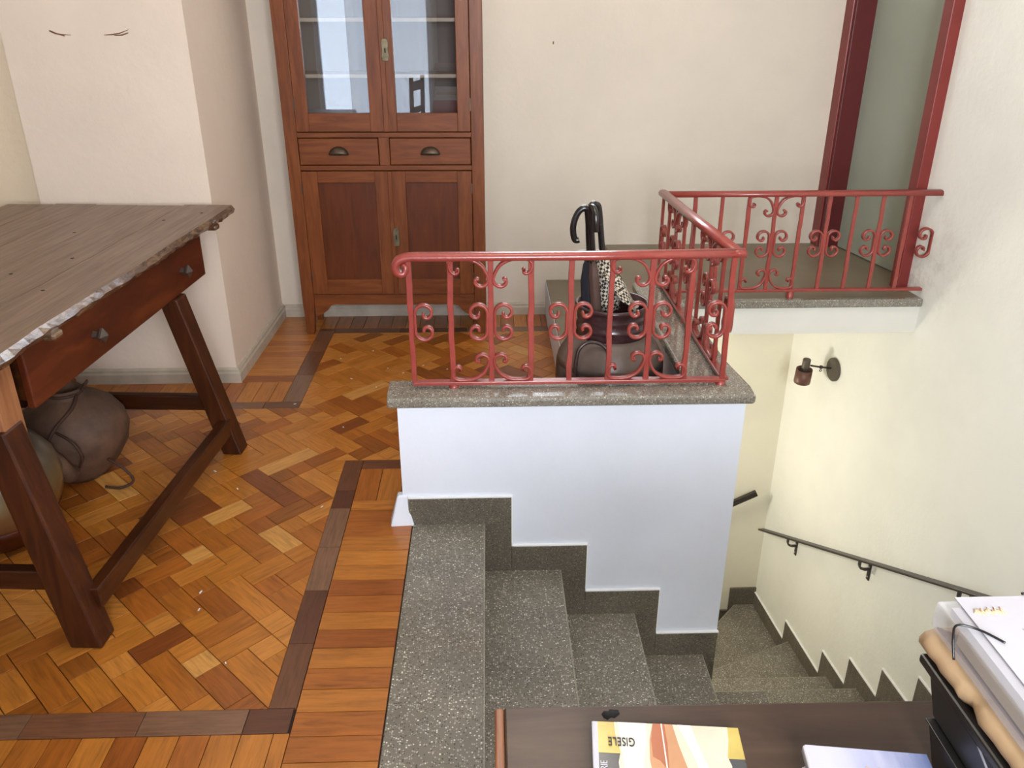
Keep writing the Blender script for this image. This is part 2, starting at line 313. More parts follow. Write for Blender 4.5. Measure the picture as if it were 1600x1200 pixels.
# ------------------------------------------------------------------ mesh helpers
class MB:
    def __init__(s): s.v = []; s.f = []; s.sm = []
    def add(s, v, f, smooth=False):
        o = len(s.v); s.v += [tuple(p) for p in v]; s.f += [tuple(i + o for i in q) for q in f]; s.sm += [smooth] * len(f); return s
    def box(s, x0, x1, y0, y1, z0, z1):
        return s.add([(x0, y0, z0), (x1, y0, z0), (x1, y1, z0), (x0, y1, z0), (x0, y0, z1), (x1, y0, z1), (x1, y1, z1), (x0, y1, z1)],
                     [(3, 2, 1, 0), (4, 5, 6, 7), (0, 1, 5, 4), (1, 2, 6, 5), (2, 3, 7, 6), (3, 0, 4, 7)])
    def prism(s, poly, z0, z1, ch=0.0):
        """poly ccw in xy"""
        n = len(poly); v = [(x, y, z0) for x, y in poly] + [(x, y, z1 - ch) for x, y in poly]
        f = [tuple(range(n - 1, -1, -1))] + [(i, (i + 1) % n, n + (i + 1) % n, n + i) for i in range(n)]
        if ch:
            cx = sum(p[0] for p in poly) / n; cy = sum(p[1] for p in poly) / n
            v += [(x + (cx - x) / max(1e-6, math.hypot(cx - x, cy - y)) * ch, y + (cy - y) / max(1e-6, math.hypot(cx - x, cy - y)) * ch, z1) for x, y in poly]
            f += [(n + i, n + (i + 1) % n, 2 * n + (i + 1) % n, 2 * n + i) for i in range(n)] + [tuple(range(2 * n, 3 * n))]
        else:
            f += [tuple(range(n, 2 * n))]
        return s.add(v, f)
    def prism_y(s, poly, y0, y1):
        """poly ccw in xz seen from -y"""
        n = len(poly)
        return s.add([(x, y0, z) for x, z in poly] + [(x, y1, z) for x, z in poly],
                     [tuple(range(n)), tuple(range(2 * n - 1, n - 1, -1))] + [(i + n, (i + 1) % n + n, (i + 1) % n, i) for i in range(n)])
    def hexa(s, b, t):
        """bottom quad and top quad (ccw from above)"""
        return s.add(list(b) + list(t), [(3, 2, 1, 0), (4, 5, 6, 7), (0, 1, 5, 4), (1, 2, 6, 5), (2, 3, 7, 6), (3, 0, 4, 7)])
    def beam(s, a, b, wx, wy, wx2=None, wy2=None):
        """upright-ish leg of rectangular section from a (bottom) to b (top)"""
        wx2 = wx2 or wx; wy2 = wy2 or wy
        q = lambda p, x, y: [(p[0] - x / 2, p[1] - y / 2, p[2]), (p[0] + x / 2, p[1] - y / 2, p[2]), (p[0] + x / 2, p[1] + y / 2, p[2]), (p[0] - x / 2, p[1] + y / 2, p[2])]
        return s.hexa(q(a, wx, wy), q(b, wx2, wy2))
    def sweep(s, path, sec, side, smooth=False, closed_caps=True, scale=None):
        path = [Vector(p) for p in path]; side = Vector(side).normalized(); n = len(sec); v = []; f = []
        for i, p in enumerate(path):
            T = (path[min(i + 1, len(path) - 1)] - path[max(i - 1, 0)]).normalized()
            U = T.cross(side).normalized(); k = scale[i] if scale else 1.0
            for a, b in sec: v.append(p + side * a * k + U * b * k)
        for i in range(len(path) - 1):
            for j in range(n):
                f.append((i * n + j, i * n + (j + 1) % n, (i + 1) * n + (j + 1) % n, (i + 1) * n + j))
        if closed_caps:
            f.append(tuple(range(n - 1, -1, -1))); f.append(tuple(range((len(path) - 1) * n, len(path) * n)))
        return s.add(v, f, smooth)
    def tube(s, path, r, n=8):
        path = [Vector(p) for p in path]; v = []; f = []
        rr = r if isinstance(r, (list, tuple)) else [r] * len(path)
        T0 = (path[1] - path[0]).normalized(); N = T0.orthogonal().normalized()
        for i, p in enumerate(path):
            T = (path[min(i + 1, len(path) - 1)] - path[max(i - 1, 0)]).normalized()
            N = (N - T * N.dot(T)).normalized(); B = T.cross(N)
            for j in range(n):
                a = 2 * PI * j / n; v.append(p + (N * math.cos(a) + B * math.sin(a)) * rr[i])
        for i in range(len(path) - 1):
            for j in range(n): f.append((i * n + j, i * n + (j + 1) % n, (i + 1) * n + (j + 1) % n, (i + 1) * n + j))
        f.append(tuple(range(n - 1, -1, -1))); f.append(tuple(range((len(path) - 1) * n, len(path) * n)))
        return s.add(v, f, True)
    def lathe(s, prof, n=40, cx=0, cy=0, warp=None):
        v = []; f = []; m = len(prof)
        for r, z in prof:
            for j in range(n):
                a = 2 * PI * j / n; k = warp(a, z) if warp else 1.0
                v.append((cx + r * k * math.cos(a), cy + r * k * math.sin(a), z))
        for i in range(m - 1):
            for j in range(n): f.append((i * n + j, i * n + (j + 1) % n, (i + 1) * n + (j + 1) % n, (i + 1) * n + j))
        if prof[0][0] > 1e-5: f.append(tuple(range(n - 1, -1, -1)))
        if prof[-1][0] > 1e-5: f.append(tuple(range((m - 1) * n, m * n)))
        return s.add(v, f, True)
    def build(s, name, mat, parent=None, bevel=0.0, seg=2):
        me = bpy.data.meshes.new(name); me.from_pydata(s.v, [], s.f)
        me.polygons.foreach_set('use_smooth', s.sm); me.materials.append(M[mat] if isinstance(mat, str) else mat); me.update()
        o = bpy.data.objects.new(name, me); COL.objects.link(o)
        if parent: o.parent = parent
        if bevel:
            b = o.modifiers.new('bevel', 'BEVEL'); b.width = bevel; b.segments = seg; b.limit_method = 'ANGLE'; b.angle_limit = 0.6
        return o


def box(name, mat, x0, x1, y0, y1, z0, z1, parent=None, bevel=0.0): return MB().box(x0, x1, y0, y1, z0, z1).build(name, mat, parent, bevel)


def structure(o): o['kind'] = 'structure'; return o


def tag(o, label, cat, group=None):
    o['label'] = label; o['category'] = cat
    if group: o['group'] = group
    return o


def thing(name, label, cat, loc=(0, 0, 0), rz=0.0, group=None):
    o = bpy.data.objects.new(name, None); COL.objects.link(o); o.location = loc; o.rotation_euler = (0, 0, rz); o.empty_display_size = .1
    return tag(o, label, cat, group)


def copy_tree(o, parent=None):
    c = o.copy(); COL.objects.link(c)
    if parent: c.parent = parent
    for ch in list(o.children): copy_tree(ch, c)
    return c


def spline(pts, n=6):
    P = [Vector(p) for p in pts]; out = []
    for i in range(len(P) - 1):
        p0 = P[max(i - 1, 0)]; p1 = P[i]; p2 = P[i + 1]; p3 = P[min(i + 2, len(P) - 1)]
        for k in range(n):
            t = k / n
            out.append(0.5 * ((2 * p1) + (p2 - p0) * t + (2 * p0 - 5 * p1 + 4 * p2 - p3) * t * t + (3 * p1 - p0 - 3 * p2 + p3) * t ** 3))
    out.append(P[-1]); return out


def text_mesh(name, txt, size, mat, parent, loc, rz=0.0, sx=1.0, rx=0.0):
    c = bpy.data.curves.new(name, 'FONT'); c.body = txt; c.size = size; c.extrude = 0.0003; c.align_x = 'CENTER'; c.align_y = 'CENTER'
    t = bpy.data.objects.new(name, c); COL.objects.link(t)
    bpy.context.view_layer.update()
    me = bpy.data.meshes.new_from_object(t.evaluated_get(bpy.context.evaluated_depsgraph_get()))
    bpy.data.objects.remove(t); bpy.data.curves.remove(c)
    me.materials.clear(); me.materials.append(M[mat])
    o = bpy.data.objects.new(name, me); COL.objects.link(o); o.parent = parent
    o.location = loc; o.rotation_euler = (rx, 0, rz); o.scale = (sx, 1, 1)
    return o


# ================================================================== SETTING
YS, XL, ZC = -1.2, -2.75, 3.05
XP = -1.912                                           # left edge of the pier
PY = 4.5                                              # plane of the back wall
D = Vector((-.0872, .9962, 0)).normalized(); NR = Vector((D.y, -D.x, 0)); O = Vector((1.966, 3.55, 0))


def rw(s, t, z):                                      # right wall frame: s along it (away from the camera), t into the wall
    p = O + D * s + NR * t; return (p.x, p.y, z)


def rwbox(mb, s0, s1, t0, t1, z0, z1):
    return mb.hexa([rw(s0, t0, z0), rw(s0, t1, z0), rw(s1, t1, z0), rw(s1, t0, z0)], [rw(s0, t0, z1), rw(s0, t1, z1), rw(s1, t1, z1), rw(s1, t0, z1)])


# floor: slab pieces around the stairwell, then every block of the parquet
fl = MB(); fl.box(XL - .2, -.27, YS - .2, 2.385, -.2, -.008); fl.box(-.27, 2.75, YS - .2, 1.15, -.2, -.008)
fl.box(XL - .2, .69, 2.47, PY + .1, -.2, -.008); fl.box(XL - .2, -.30, 2.385, 2.47, -.2, -.008)
floor = structure(fl.build('floor', 'subfloor'))


def clip(poly, x0, x1, y0, y1):
    for ax, lim, sg in ((0, x0, 1), (0, x1, -1), (1, y0, 1), (1, y1, -1)):
        out = []
        for i in range(len(poly)):
            a, b = poly[i], poly[(i + 1) % len(poly)]
            da, db = (a[ax] - lim) * sg, (b[ax] - lim) * sg
            if da >= 0: out.append(a)
            if (da >= 0) != (db >= 0):
                t = da / (da - db); out.append((a[0] + (b[0] - a[0]) * t, a[1] + (b[1] - a[1]) * t))
        poly = out
        if len(poly) < 3: return []
    return poly


def parea(p): return abs(sum(p[i][0] * p[(i + 1) % len(p)][1] - p[(i + 1) % len(p)][0] * p[i][1] for i in range(len(p)))) / 2


CELL = 0.0770; GAP = 0.0011; R2 = math.sqrt(.5)
RECTS = [(-2.0, -.568, 1.567, 2.82), (-2.0, .69, 2.82, 3.29), (-.845, .69, 3.29, 4.21)]
pieces = []


def uv2xy(u, v): return ((u - v) * R2, (u + v) * R2)


def field_piece(u0, u1, v0, v1, along):
    q = [uv2xy(u0 + GAP, v0 + GAP), uv2xy(u1 - GAP, v0 + GAP), uv2xy(u1 - GAP, v1 - GAP), uv2xy(u0 + GAP, v1 - GAP)]
    full = parea(q); got = [c for c in (clip(q, *r) for r in RECTS) if len(c) >= 3 and parea(c) > 4e-5]
    if not got: return
    if abs(sum(map(parea, got)) - full) < 1e-6: got = [q]
    ang = PI / 4 if along == 'u' else 3 * PI / 4
    for g in got: pieces.append((g, ang))


rp = random.Random(11)
for iu in range(-8, 62):
    for iv in range(-2, 86):
        u = (iu + .18) * CELL; v = (iv + .62) * CELL
        k = (iu + iv - 1) % 6
        if k == 0:
            m = rp.random()
            cuts = [0, 2, 3] if m < .66 else ([0, 1, 3] if m < .8 else [0, 3])
            half = rp.random() < .06
            for a, b in zip(cuts, cuts[1:]):
                if half and b - a >= 2:
                    field_piece(u + a * CELL, u + b * CELL, v, v + CELL / 2, 'u'); field_piece(u + a * CELL, u + b * CELL, v + CELL / 2, v + CELL, 'u')
                else: field_piece(u + a * CELL, u + b * CELL, v, v + CELL, 'u')
        # a v block starts where the row below does not hold it: index 3 is its lowest row
        if k == 3:
            m = rp.random(); cuts = [0, 2, 3] if m < .5 else ([0, 1, 3] if m < .6 else [0, 3])
            for a, b in zip(cuts, cuts[1:]): field_piece(u, u + CELL, v + (a - 0) * CELL, v + b * CELL, 'v')


def lay(poly, ang, name, mat, cache={}):
    cx = sum(p[0] for p in poly) / len(poly); cy = sum(p[1] for p in poly) / len(poly); c, s_ = math.cos(-ang), math.sin(-ang)
    loc = [((x - cx) * c - (y - cy) * s_, (x - cx) * s_ + (y - cy) * c) for x, y in poly]
    key = (name, tuple((round(x, 4), round(y, 4)) for x, y in loc)); lift = random.uniform(-.0004, .0004)
    if key not in cache:
        o = MB().prism(loc, -.008, 0, .0007).build(name, mat, floor); cache[key] = o.data
    else:
        o = bpy.data.objects.new(name, cache[key]); COL.objects.link(o); o.parent = floor
    o.location = (cx, cy, lift); o.rotation_euler = (random.uniform(-.0012, .0012), random.uniform(-.0012, .0012), ang)
    return o


def pix(poly):                                        # how large a piece is seen
    cx = sum(p[0] for p in poly) / len(poly); cy = sum(p[1] for p in poly) / len(poly)
    dep = cy * .91 + 1.6 * .414
    if cx < -.62 * dep or (cx > -.27 and cy < 2.75) or cx > .4 or (cy < 2.1 and cx < -1.15 and cy > 1.9): return 0
    return parea(poly) * (1.6 / math.hypot(cx, cy, 1.6)) / dep ** 2


pieces.sort(key=lambda p: -pix(p[0]))
rest = MB()
for i, (g, a) in enumerate(pieces):
    if i < 298: lay(g, a, 'parquet_block', 'parquet')
    else: rest.prism(g, -.008, 0, .0007)
if rest.v:
    o = rest.build('far_parquet_blocks', 'parquet', floor); o['kind'] = 'stuff'


def rect(x0, x1, y0, y1): return [(x0 + GAP, y0 + GAP), (x1 - GAP, y0 + GAP), (x1 - GAP, y1 - GAP), (x0 + GAP, y1 - GAP)]


def run(a0, a1, step, fn, jit=.004):
    a = a0
    while a < a1 - .012:
        b = min(a1, a + step + random.uniform(-jit, jit))
        if a1 - b < .02: b = a1
        fn(a, b); a = b


BP = lambda along: (lambda poly: lay(poly, 0 if along == 'x' else PI / 2, 'border_plank', 'border'))
run(1.325, 2.527, .0775, lambda a, b: BP('x')(rect(-.497, -.272, a, b)))                 # beside the stair
run(-.497, -.30, .082, lambda a, b: BP('y')(rect(a, b, 2.527, 2.752)), .002)             # end of that border
run(-1.91, -.497, .0765, lambda a, b: BP('y')(rect(a, b, 1.25, 1.488)))                  # near border
run(-1.91, -.93, .0765, lambda a, b: BP('y')(rect(a, b, 3.358, 3.575)))                  # before the chimney breast
run(3.575, 4.49, .0765, lambda a, b: BP('x')(rect(-1.17, -.93, a, b)))                   # beside it
run(-.93, .33, .0765, lambda a, b: BP('y')(rect(a, b, 4.283, 4.49)))                     # along the back wall
DS = lambda along: (lambda poly: lay(poly, 0 if along == 'x' else PI / 2, 'strip_plank', 'dark_strip'))
run(-1.91, -.503, .26, lambda a, b: DS('x')(rect(a, b, 1.488, 1.567)), .03)
for a, b in ((1.567, 1.80), (1.80, 2.03), (2.03, 2.25), (2.25, 2.48), (2.48, 2.60), (2.60, 2.82)): DS('y')(rect(-.568, -.497, a, b))
run(-.497, -.30, .3, lambda a, b: DS('x')(rect(a, b, 2.752, 2.82)))
run(-1.91, -.845, .3, lambda a, b: DS('x')(rect(a, b, 3.29, 3.358)), .03)
run(3.358, 4.283, .3, lambda a, b: DS('y')(rect(-.93, -.845, a, b)), .03)
run(-.845, .33, .34, lambda a, b: DS('x')(rect(a, b, 4.21, 4.283)), .03)
of = MB(); of.box(XL, -.272, YS, 1.25, -.008, -.001); of.box(XL, -2.0, 1.25, PY, -.008, -.001); of.box(-2.0, -1.91, 1.25, 1.567, -.008, -.001); of.box(-2.0, XP, 3.29, PY, -.008, -.001); of.box(-.272, 2.6, YS, 1.15, -.008, -.001); of.box(-.497, -.272, 1.25, 1.325, -.008, -.001)
of.build('near_floor_boards', 'oldfloor', floor)

# flakes of paint on the floor
fk = MB()
for (x, y) in ((-.60, 3.95), (-.50, 3.72), (-.42, 3.66), (-.66, 3.60), (-.33, 3.75), (-.21, 3.70), (-.18, 3.69), (-.53, 3.50), (-.87, 3.33), (-.35, 3.05), (-.31, 3.06), (-.33, 3.2),
               (-1.05, 2.75), (-.93, 2.62), (-.60, 2.49), (-.88, 2.03), (-.72, 1.73), (-.86, 1.95), (-.40, 3.98), (-.75, 3.85), (-.43, 3.55), (-.62, 3.1)):
    a = random.uniform(0, PI); l = random.uniform(.0025, .0085); w = random.uniform(.0012, .0026)
    c, s_ = math.cos(a), math.sin(a)
    fk.prism([(x + c * p - s_ * q, y + s_ * p + c * q) for p, q in ((-l, -w), (l, -w * .6), (l * .8, w), (-l * .7, w))], .0006, .0022)
o = tag(fk.build('paint_flakes', 'white'), 'tiny white paint flakes scattered over the parquet floor', 'debris'); o['kind'] = 'stuff'

# walls
structure(box('wall_left', 'cream', XL - .15, XL, YS - .15, PY + .2, -.2, ZC))
wb = MB(); wb.box(XL - .15, 0.0, PY, PY + .19, -.2, ZC); wb.box(.98, 2.2, PY, PY + .19, .24, ZC); wb.box(0.0, .98, PY, PY + .19, .24, 1.72); wb.box(0.0, .66, PY, PY + .19, -.2, .24); wb.box(0.0, .98, PY, PY + .19, 2.7, ZC)
wall_back = structure(wb.build('wall_back', 'cream'))
box('nail', 'kraft_dark', .336, .342, 4.494, 4.502, 1.436, 1.45, wall_back)
wp = MB().prism([(XP, 3.59), (-1.188, 3.59), (-1.178, PY + .01), (XP, PY + .01)], -.05, ZC)
wall_pier = structure(wp.build('wall_pier', 'pier'))
structure(box('wall_recess', 'recess', XL, XP, 3.66, 3.8, -.05, ZC))
for pts in ([(-1.722, 1.521), (-1.70, 1.512), (-1.672, 1.508), (-1.64, 1.506)], [(-1.51, 1.506), (-1.475, 1.508), (-1.45, 1.512), (-1.412, 1.525)],
            [(-1.47, 1.504), (-1.44, 1.506), (-1.415, 1.514)], [(-1.72, 1.524), (-1.695, 1.512), (-1.665, 1.503)]):
    MB().tube([(x, 3.5895, z) for x, z in pts], [.0012, .0028, .0022, .0010][:len(pts)], 5).build('scuff_mark', 'kraft_dark', wall_pier)
# the moulded skirting boards
SK = lambda mb, a, b, side: mb.sweep([a, b], [(0, 0), (.018, 0), (.018, .048), (.013, .056), (.013, .066), (.006, .072), (0, .072)][::-1], side)
def skirt(name, pts, h=1.0):
    """pts ccw so that the room lies to the right of travel"""
    sec = [(0, 0), (.020, 0), (.020, .046), (.014, .054), (.014, .064), (.007, .072), (0, .072)]
    v = []; f = []; n = len(sec)
    P = [Vector((x, y)) for x, y in pts]
    for i, p in enumerate(P):
        dirs = []
        if i > 0: dirs.append((P[i] - P[i - 1]).normalized())
        if i < len(P) - 1: dirs.append((P[i + 1] - P[i]).normalized())
        ns = [Vector((d.y, -d.x)) for d in dirs]
        m = ns[0] if len(ns) == 1 else (ns[0] + ns[1]) / (1 + ns[0].dot(ns[1]))
        for a, z in sec: v.append((p.x + m.x * a, p.y + m.y * a, z * h))
    for i in range(len(P) - 1):
        for j in range(n): f.append((i * n + j, (i + 1) * n + j, (i + 1) * n + (j + 1) % n, i * n + (j + 1) % n))
    f.append(tuple(range(n))); f.append(tuple(range(len(P) * n - 1, (len(P) - 1) * n - 1, -1)))
    return structure(MB().add(v, f).build(name, 'baseboard'))
skirt('baseboard_left', [(XL, YS), (XL, 3.66), (XP, 3.66), (XP, 3.59), (-1.188, 3.59), (-1.178, PY)])
skirt('baseboard_back', [(-1.16, PY), (.345, PY)], .95)
structure(box('ceiling', 'ceiling', XL - .2, 2.75, YS - .2, PY + .2, ZC, ZC + .1))

# near wall behind the camera with its two windows
wf = MB()
X0, X1, XA, XB = -2.09, -.83, -.1, 1.1
wf.box(XL - .15, X0, YS - .15, YS, -.2, ZC); wf.box(X1, XA, YS - .15, YS, -.2, ZC); wf.box(XB, 2.7, YS - .15, YS, -.2, ZC)
wf.box(X0, X1, YS - .15, YS, -.2, .3); wf.box(X0, X1, YS - .15, YS, 2.6, ZC); wf.box(XA, XB, YS - .15, YS, -.2, 1.0); wf.box(XA, XB, YS - .15, YS, 2.5, ZC)
structure(wf.build('wall_front', 'cream'))
for k, (a, b, z0, z1, yw) in enumerate(((X0, X1, .3, 2.6, YS), (XA, XB, 1.0, 2.5, YS), (0.0, .98, 1.72, 2.7, PY + .16))):
    fr = MB(); t = .045
    fr.box(a, a + t, yw - .1, yw - .04, z0, z1); fr.box(b - t, b, yw - .1, yw - .04, z0, z1); fr.box(a + t, b - t, yw - .1, yw - .04, z0, z0 + t); fr.box(a + t, b - t, yw - .1, yw - .04, z1 - t, z1)
    fr.box((a + b) / 2 - .04, (a + b) / 2 + .04, yw - .1, yw - .04, z0 + t, z1 - t)
    w = structure(fr.build('window_%d' % (k + 1), 'white'))
    for q in range(2):
        p0 = a + t if q == 0 else (a + b) / 2 + .04
        p1 = (a + b) / 2 - .04 if q == 0 else b - t
        box('window_pane', 'pane', p0, p1, yw - .073, yw - .069, z0 + t, z1 - t, w)

# right wall with the door opening; it goes on down the stairwell
rwm = MB()
SD0, SD1 = .135, .885
rwbox(rwm, -5.2, SD0, 0, .2, .36, ZC); rwbox(rwm, SD1, 1.35, 0, .2, .36, ZC); rwbox(rwm, SD0, SD1, 0, .2, 2.5, ZC); rwbox(rwm, -5.2, 1.35, 0, .2, -3.1, .36)
wall_right = structure(rwm.build('wall_right', 'rightwall'))
# door frame and leaf
dm = MB(); rwbox(dm, SD0 - .03, SD0 + .035, -.052, .19, .4, 2.5)
door = structure(dm.build('door_1', 'redcas', None, .004))
dm = MB(); rwbox(dm, SD1 - .02, SD1 + .05, -.07, .19, .4, 2.5); dm.build('far_jamb', 'redrev', door, .003)
dm = MB(); rwbox(dm, SD1 + .0, SD1 + .085, -.078, -.045, .4, 2.5); dm.build('far_casing', 'redcas', door, .004)
dm = MB(); rwbox(dm, SD0 - .03, SD1 + .085, -.06, .19, 2.5, 2.58); dm.build('head_casing', 'redcas', door, .004)
a = Vector((1.924, 4.42, 0)); b = Vector((2.05, 3.69, 0)); n_ = Vector((.98, .17, 0)) * .04
dm = MB().hexa([(a.x, a.y, .405), (b.x, b.y, .405), (b.x + n_.x, b.y + n_.y, .405), (a.x + n_.x, a.y + n_.y, .405)],
               [(a.x, a.y, 2.5), (b.x, b.y, 2.5), (b.x + n_.x, b.y + n_.y, 2.5), (a.x + n_.x, a.y + n_.y, 2.5)])
dm.build('door_leaf', 'door', door)
dm = MB(); rwbox(dm, SD0 - .1, SD1 + .15, .2, .24, .3, 2.7); dm.build('closing_panel', 'cream', door)

# landing slab (two steps up from the hall floor) with its terrazzo lip
ld = MB(); ld.prism([(.65, 3.535), (1.962, 3.535), (1.95, 3.69), (2.16, 3.69), (2.09, 4.43), (1.89, 4.43), (1.88, PY), (.65, PY)], .362, .4)
landing = structure(ld.build('landing', 'cement'))
MB().prism([(.83, 3.51), (1.968, 3.51), (1.965, 3.54), (.83, 3.54)], .362, .401).build('landing_lip', 'coping', landing, .006)
MB().prism([(.75, 3.53), (1.975, 3.53), (1.87, 4.70), (.75, 4.70)], .232, .362).build('landing_beam', 'beam', landing)
MB().prism([(.65, 3.5), (.76, 3.5), (.76, PY), (.65, PY)], -.1, .362).build('landing_side', 'white', landing)
st = structure(box('entry_step', 'white', .32, .655, 3.46, PY, -.02, .188))
box('step_tread', 'cement', .323, .655, 3.455, PY, .188, .2, st, .003)

# parapet between hall and stairwell
pm = MB(); pm.box(-.30, .827, 2.385, 2.475, -3.1, .45); pm.box(.68, .827, 2.475, 3.53, -3.1, .45)
parapet = structure(pm.build('wall_parapet', 'white'))
cp = MB()
cv = [(-.328, 2.345), (.845, 2.345), (.842, 2.40), (.82, 2.6), (.80, 3.515), (.637, 3.515), (.64, 2.482), (-.332, 2.482), (-.330, 2.40)]
cz_ = [.4835, .4835] + [.492] * 7; nv_ = len(cv)
cp.add([(x, y, .45) for x, y in cv] + [(x, y, z) for (x, y), z in zip(cv, cz_)],
       [tuple(range(nv_ - 1, -1, -1)), (nv_ + 0, nv_ + 1, nv_ + 2, nv_ + 8), (nv_ + 2, nv_ + 3, nv_ + 4, nv_ + 5, nv_ + 6, nv_ + 7, nv_ + 8)] + [(i, (i + 1) % nv_, nv_ + (i + 1) % nv_, nv_ + i) for i in range(nv_)])
cp.build('coping_stone', 'coping', parapet, .010, 3)
MB().hexa([(-.345, 2.36, -.004), (-.265, 2.365, -.004), (-.265, 2.41, -.004), (-.35, 2.42, -.004)], [(-.318, 2.378, .11), (-.285, 2.381, .11), (-.285, 2.41, .11), (-.318, 2.41, .11)]).build('plaster_patch', 'white', parapet, .006)

# stairwell shell below the hall
structure(box('wall_stair_end', 'stairwall', -.6, 2.1, 4.69, 4.85, -3.1, .3))
structure(box('wall_stair_front', 'stairwall', -.4, 2.7, 1.03, 1.15, -3.1, -.02))
ws = MB(); ws.box(-.5, -.38, 1.0, 2.4, -3.1, -.1); ws.box(-.6, -.5, 2.4, 4.7, -3.1, -.1); ws.box(-.6, .69, 2.475, 2.5, -3.1, -.1)
structure(ws.build('wall_stair_side', 'stairwall'))

# staircase: every tread, riser and skirting tile a piece of its own
stairs = structure(box('staircase', 'riser', -.4, 2.4, 1.02, 4.8, -3.2, -3.1))
N = [-.025, .24, .512, .78, 1.045]
xs = [-.27] + N
for k in range(5):
    z = -.2 * k; x0 = xs[k] - (0 if k == 0 else .035); x1 = xs[k + 1]
    box('tread', 'terrazzo', x0, x1, 1.15, 2.384, z - .03 if k else -.03, z - (0.0 if k else .001), stairs, .003)
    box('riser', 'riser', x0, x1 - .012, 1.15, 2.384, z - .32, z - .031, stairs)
    box('nosing', 'nosing', x1 - .004, x1 + .0008, 1.15, 2.371, z - .012, z + .0006, stairs, .0015)
# corner landing, then the flight that runs away from the camera under the landing
q = rw
def flight(y0, y1, z, xl=.827):
    s0, s1 = (y0 - 3.55) / D.y, (y1 - 3.55) / D.y
    a, b = rw(s0, -.001, 0), rw(s1, -.001, 0)
    MB().prism([(xl, y0 - .03), (a[0], y0 - .03), (b[0], y1), (xl, y1)], z - .03, z).build('tread', 'terrazzo', stairs, .003)
    MB().prism([(xl, y1 - .004), (b[0], y1 - .004), (b[0], y1 + .001), (xl, y1 + .001)], z - .012, z + .0006).build('nosing', 'nosing', stairs, .0015)
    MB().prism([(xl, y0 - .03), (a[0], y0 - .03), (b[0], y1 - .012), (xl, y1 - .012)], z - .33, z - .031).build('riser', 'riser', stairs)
flight(1.16, 2.26, -1.0, 1.01)
flight(2.26, 2.53, -1.195); flight(2.53, 2.80, -1.39); flight(2.80, 3.075, -1.585); flight(3.075, 3.355, -1.775); flight(3.355, 3.64, -1.965)
PVT = (.78, 3.63)
def edge_strip(a, b, z):
    a, b = Vector((a[0], a[1], z - .006)), Vector((b[0], b[1], z - .006))
    MB().sweep([a, b], [(-.0025, -.0067), (.0025, -.0067), (.0025, .0067), (-.0025, .0067)], (b - a).cross(Vector((0, 0, 1))).normalized()).build('nosing', 'nosing', stairs)
def winder(poly, z):
    MB().prism(poly, z - .03, z).build('tread', 'terrazzo', stairs, .003)
    c = (sum(p[0] for p in poly) / len(poly), sum(p[1] for p in poly) / len(poly))
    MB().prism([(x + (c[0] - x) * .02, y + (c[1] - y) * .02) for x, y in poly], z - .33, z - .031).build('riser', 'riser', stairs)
winder([PVT, (1.955, 3.60), (1.914, 4.13), (1.386, 3.896)], -2.13)
winder([PVT, (1.386, 3.87), (1.917, 4.09), (1.866, 4.689), (1.735, 4.689), (1.56, 4.495)], -2.285)
edge_strip((1.00, 3.726), (1.912, 4.122), -2.13); edge_strip((1.50, 4.43), (1.735, 4.689), -2.285)
winder([PVT, (1.60, 4.45), (1.78, 4.689), (.9, 4.689)], -2.47)
winder([(.2, 3.65), (.83, 3.65), (1.0, 4.689), (.2, 4.689)], -2.66)
# tiles along the parapet
TX = [-.282, .066, .329, .597, .828]
for k in range(4):
    z = .1 - .2 * k
    box('skirting_tile', 'riser', TX[k], TX[k + 1], 2.372, 2.386, z - .42, z, stairs, .002)
for k in range(4):
    z = .1 - .2 * k
    box('paint_edge', 'edgewhite', TX[k], TX[k + 1] + .0035, 2.374, 2.386, z, z + .0035, parapet)
    if k < 3: box('paint_edge', 'edgewhite', TX[k + 1], TX[k + 1] + .0035, 2.374, 2.386, z - .2, z, parapet)
# tiles along the right wall
for y0, y1, z in ((2.62, 2.93, -1.29), (2.93, 3.19, -1.485), (3.19, 3.47, -1.672), (3.47, 3.735, -1.86), (3.735, 4.20, -2.03), (4.20, 4.69, -2.18)):
    s0, s1 = (y0 - 3.55) / D.y, (y1 - 3.55) / D.y; mb = MB(); rwbox(mb, s0, s1, -.012, .002, z - .45, z)
    mb.build('skirting_tile', 'riser', stairs, .002)
    mb = MB(); rwbox(mb, s0, s1 + .006, -.010, .002, z, z + .006); rwbox(mb, s1, s1 + .006, -.010, .002, z - .2, z); mb.build('paint_edge', 'edgewhite', wall_right)
box('skirting_tile', 'riser', 1.681, 1.868, 4.678, 4.692, -2.6, -2.14, stairs, .002)
box('skirting_tile', 'riser', 1.25, 1.681, 4.678, 4.692, -2.8, -2.335, stairs, .002)

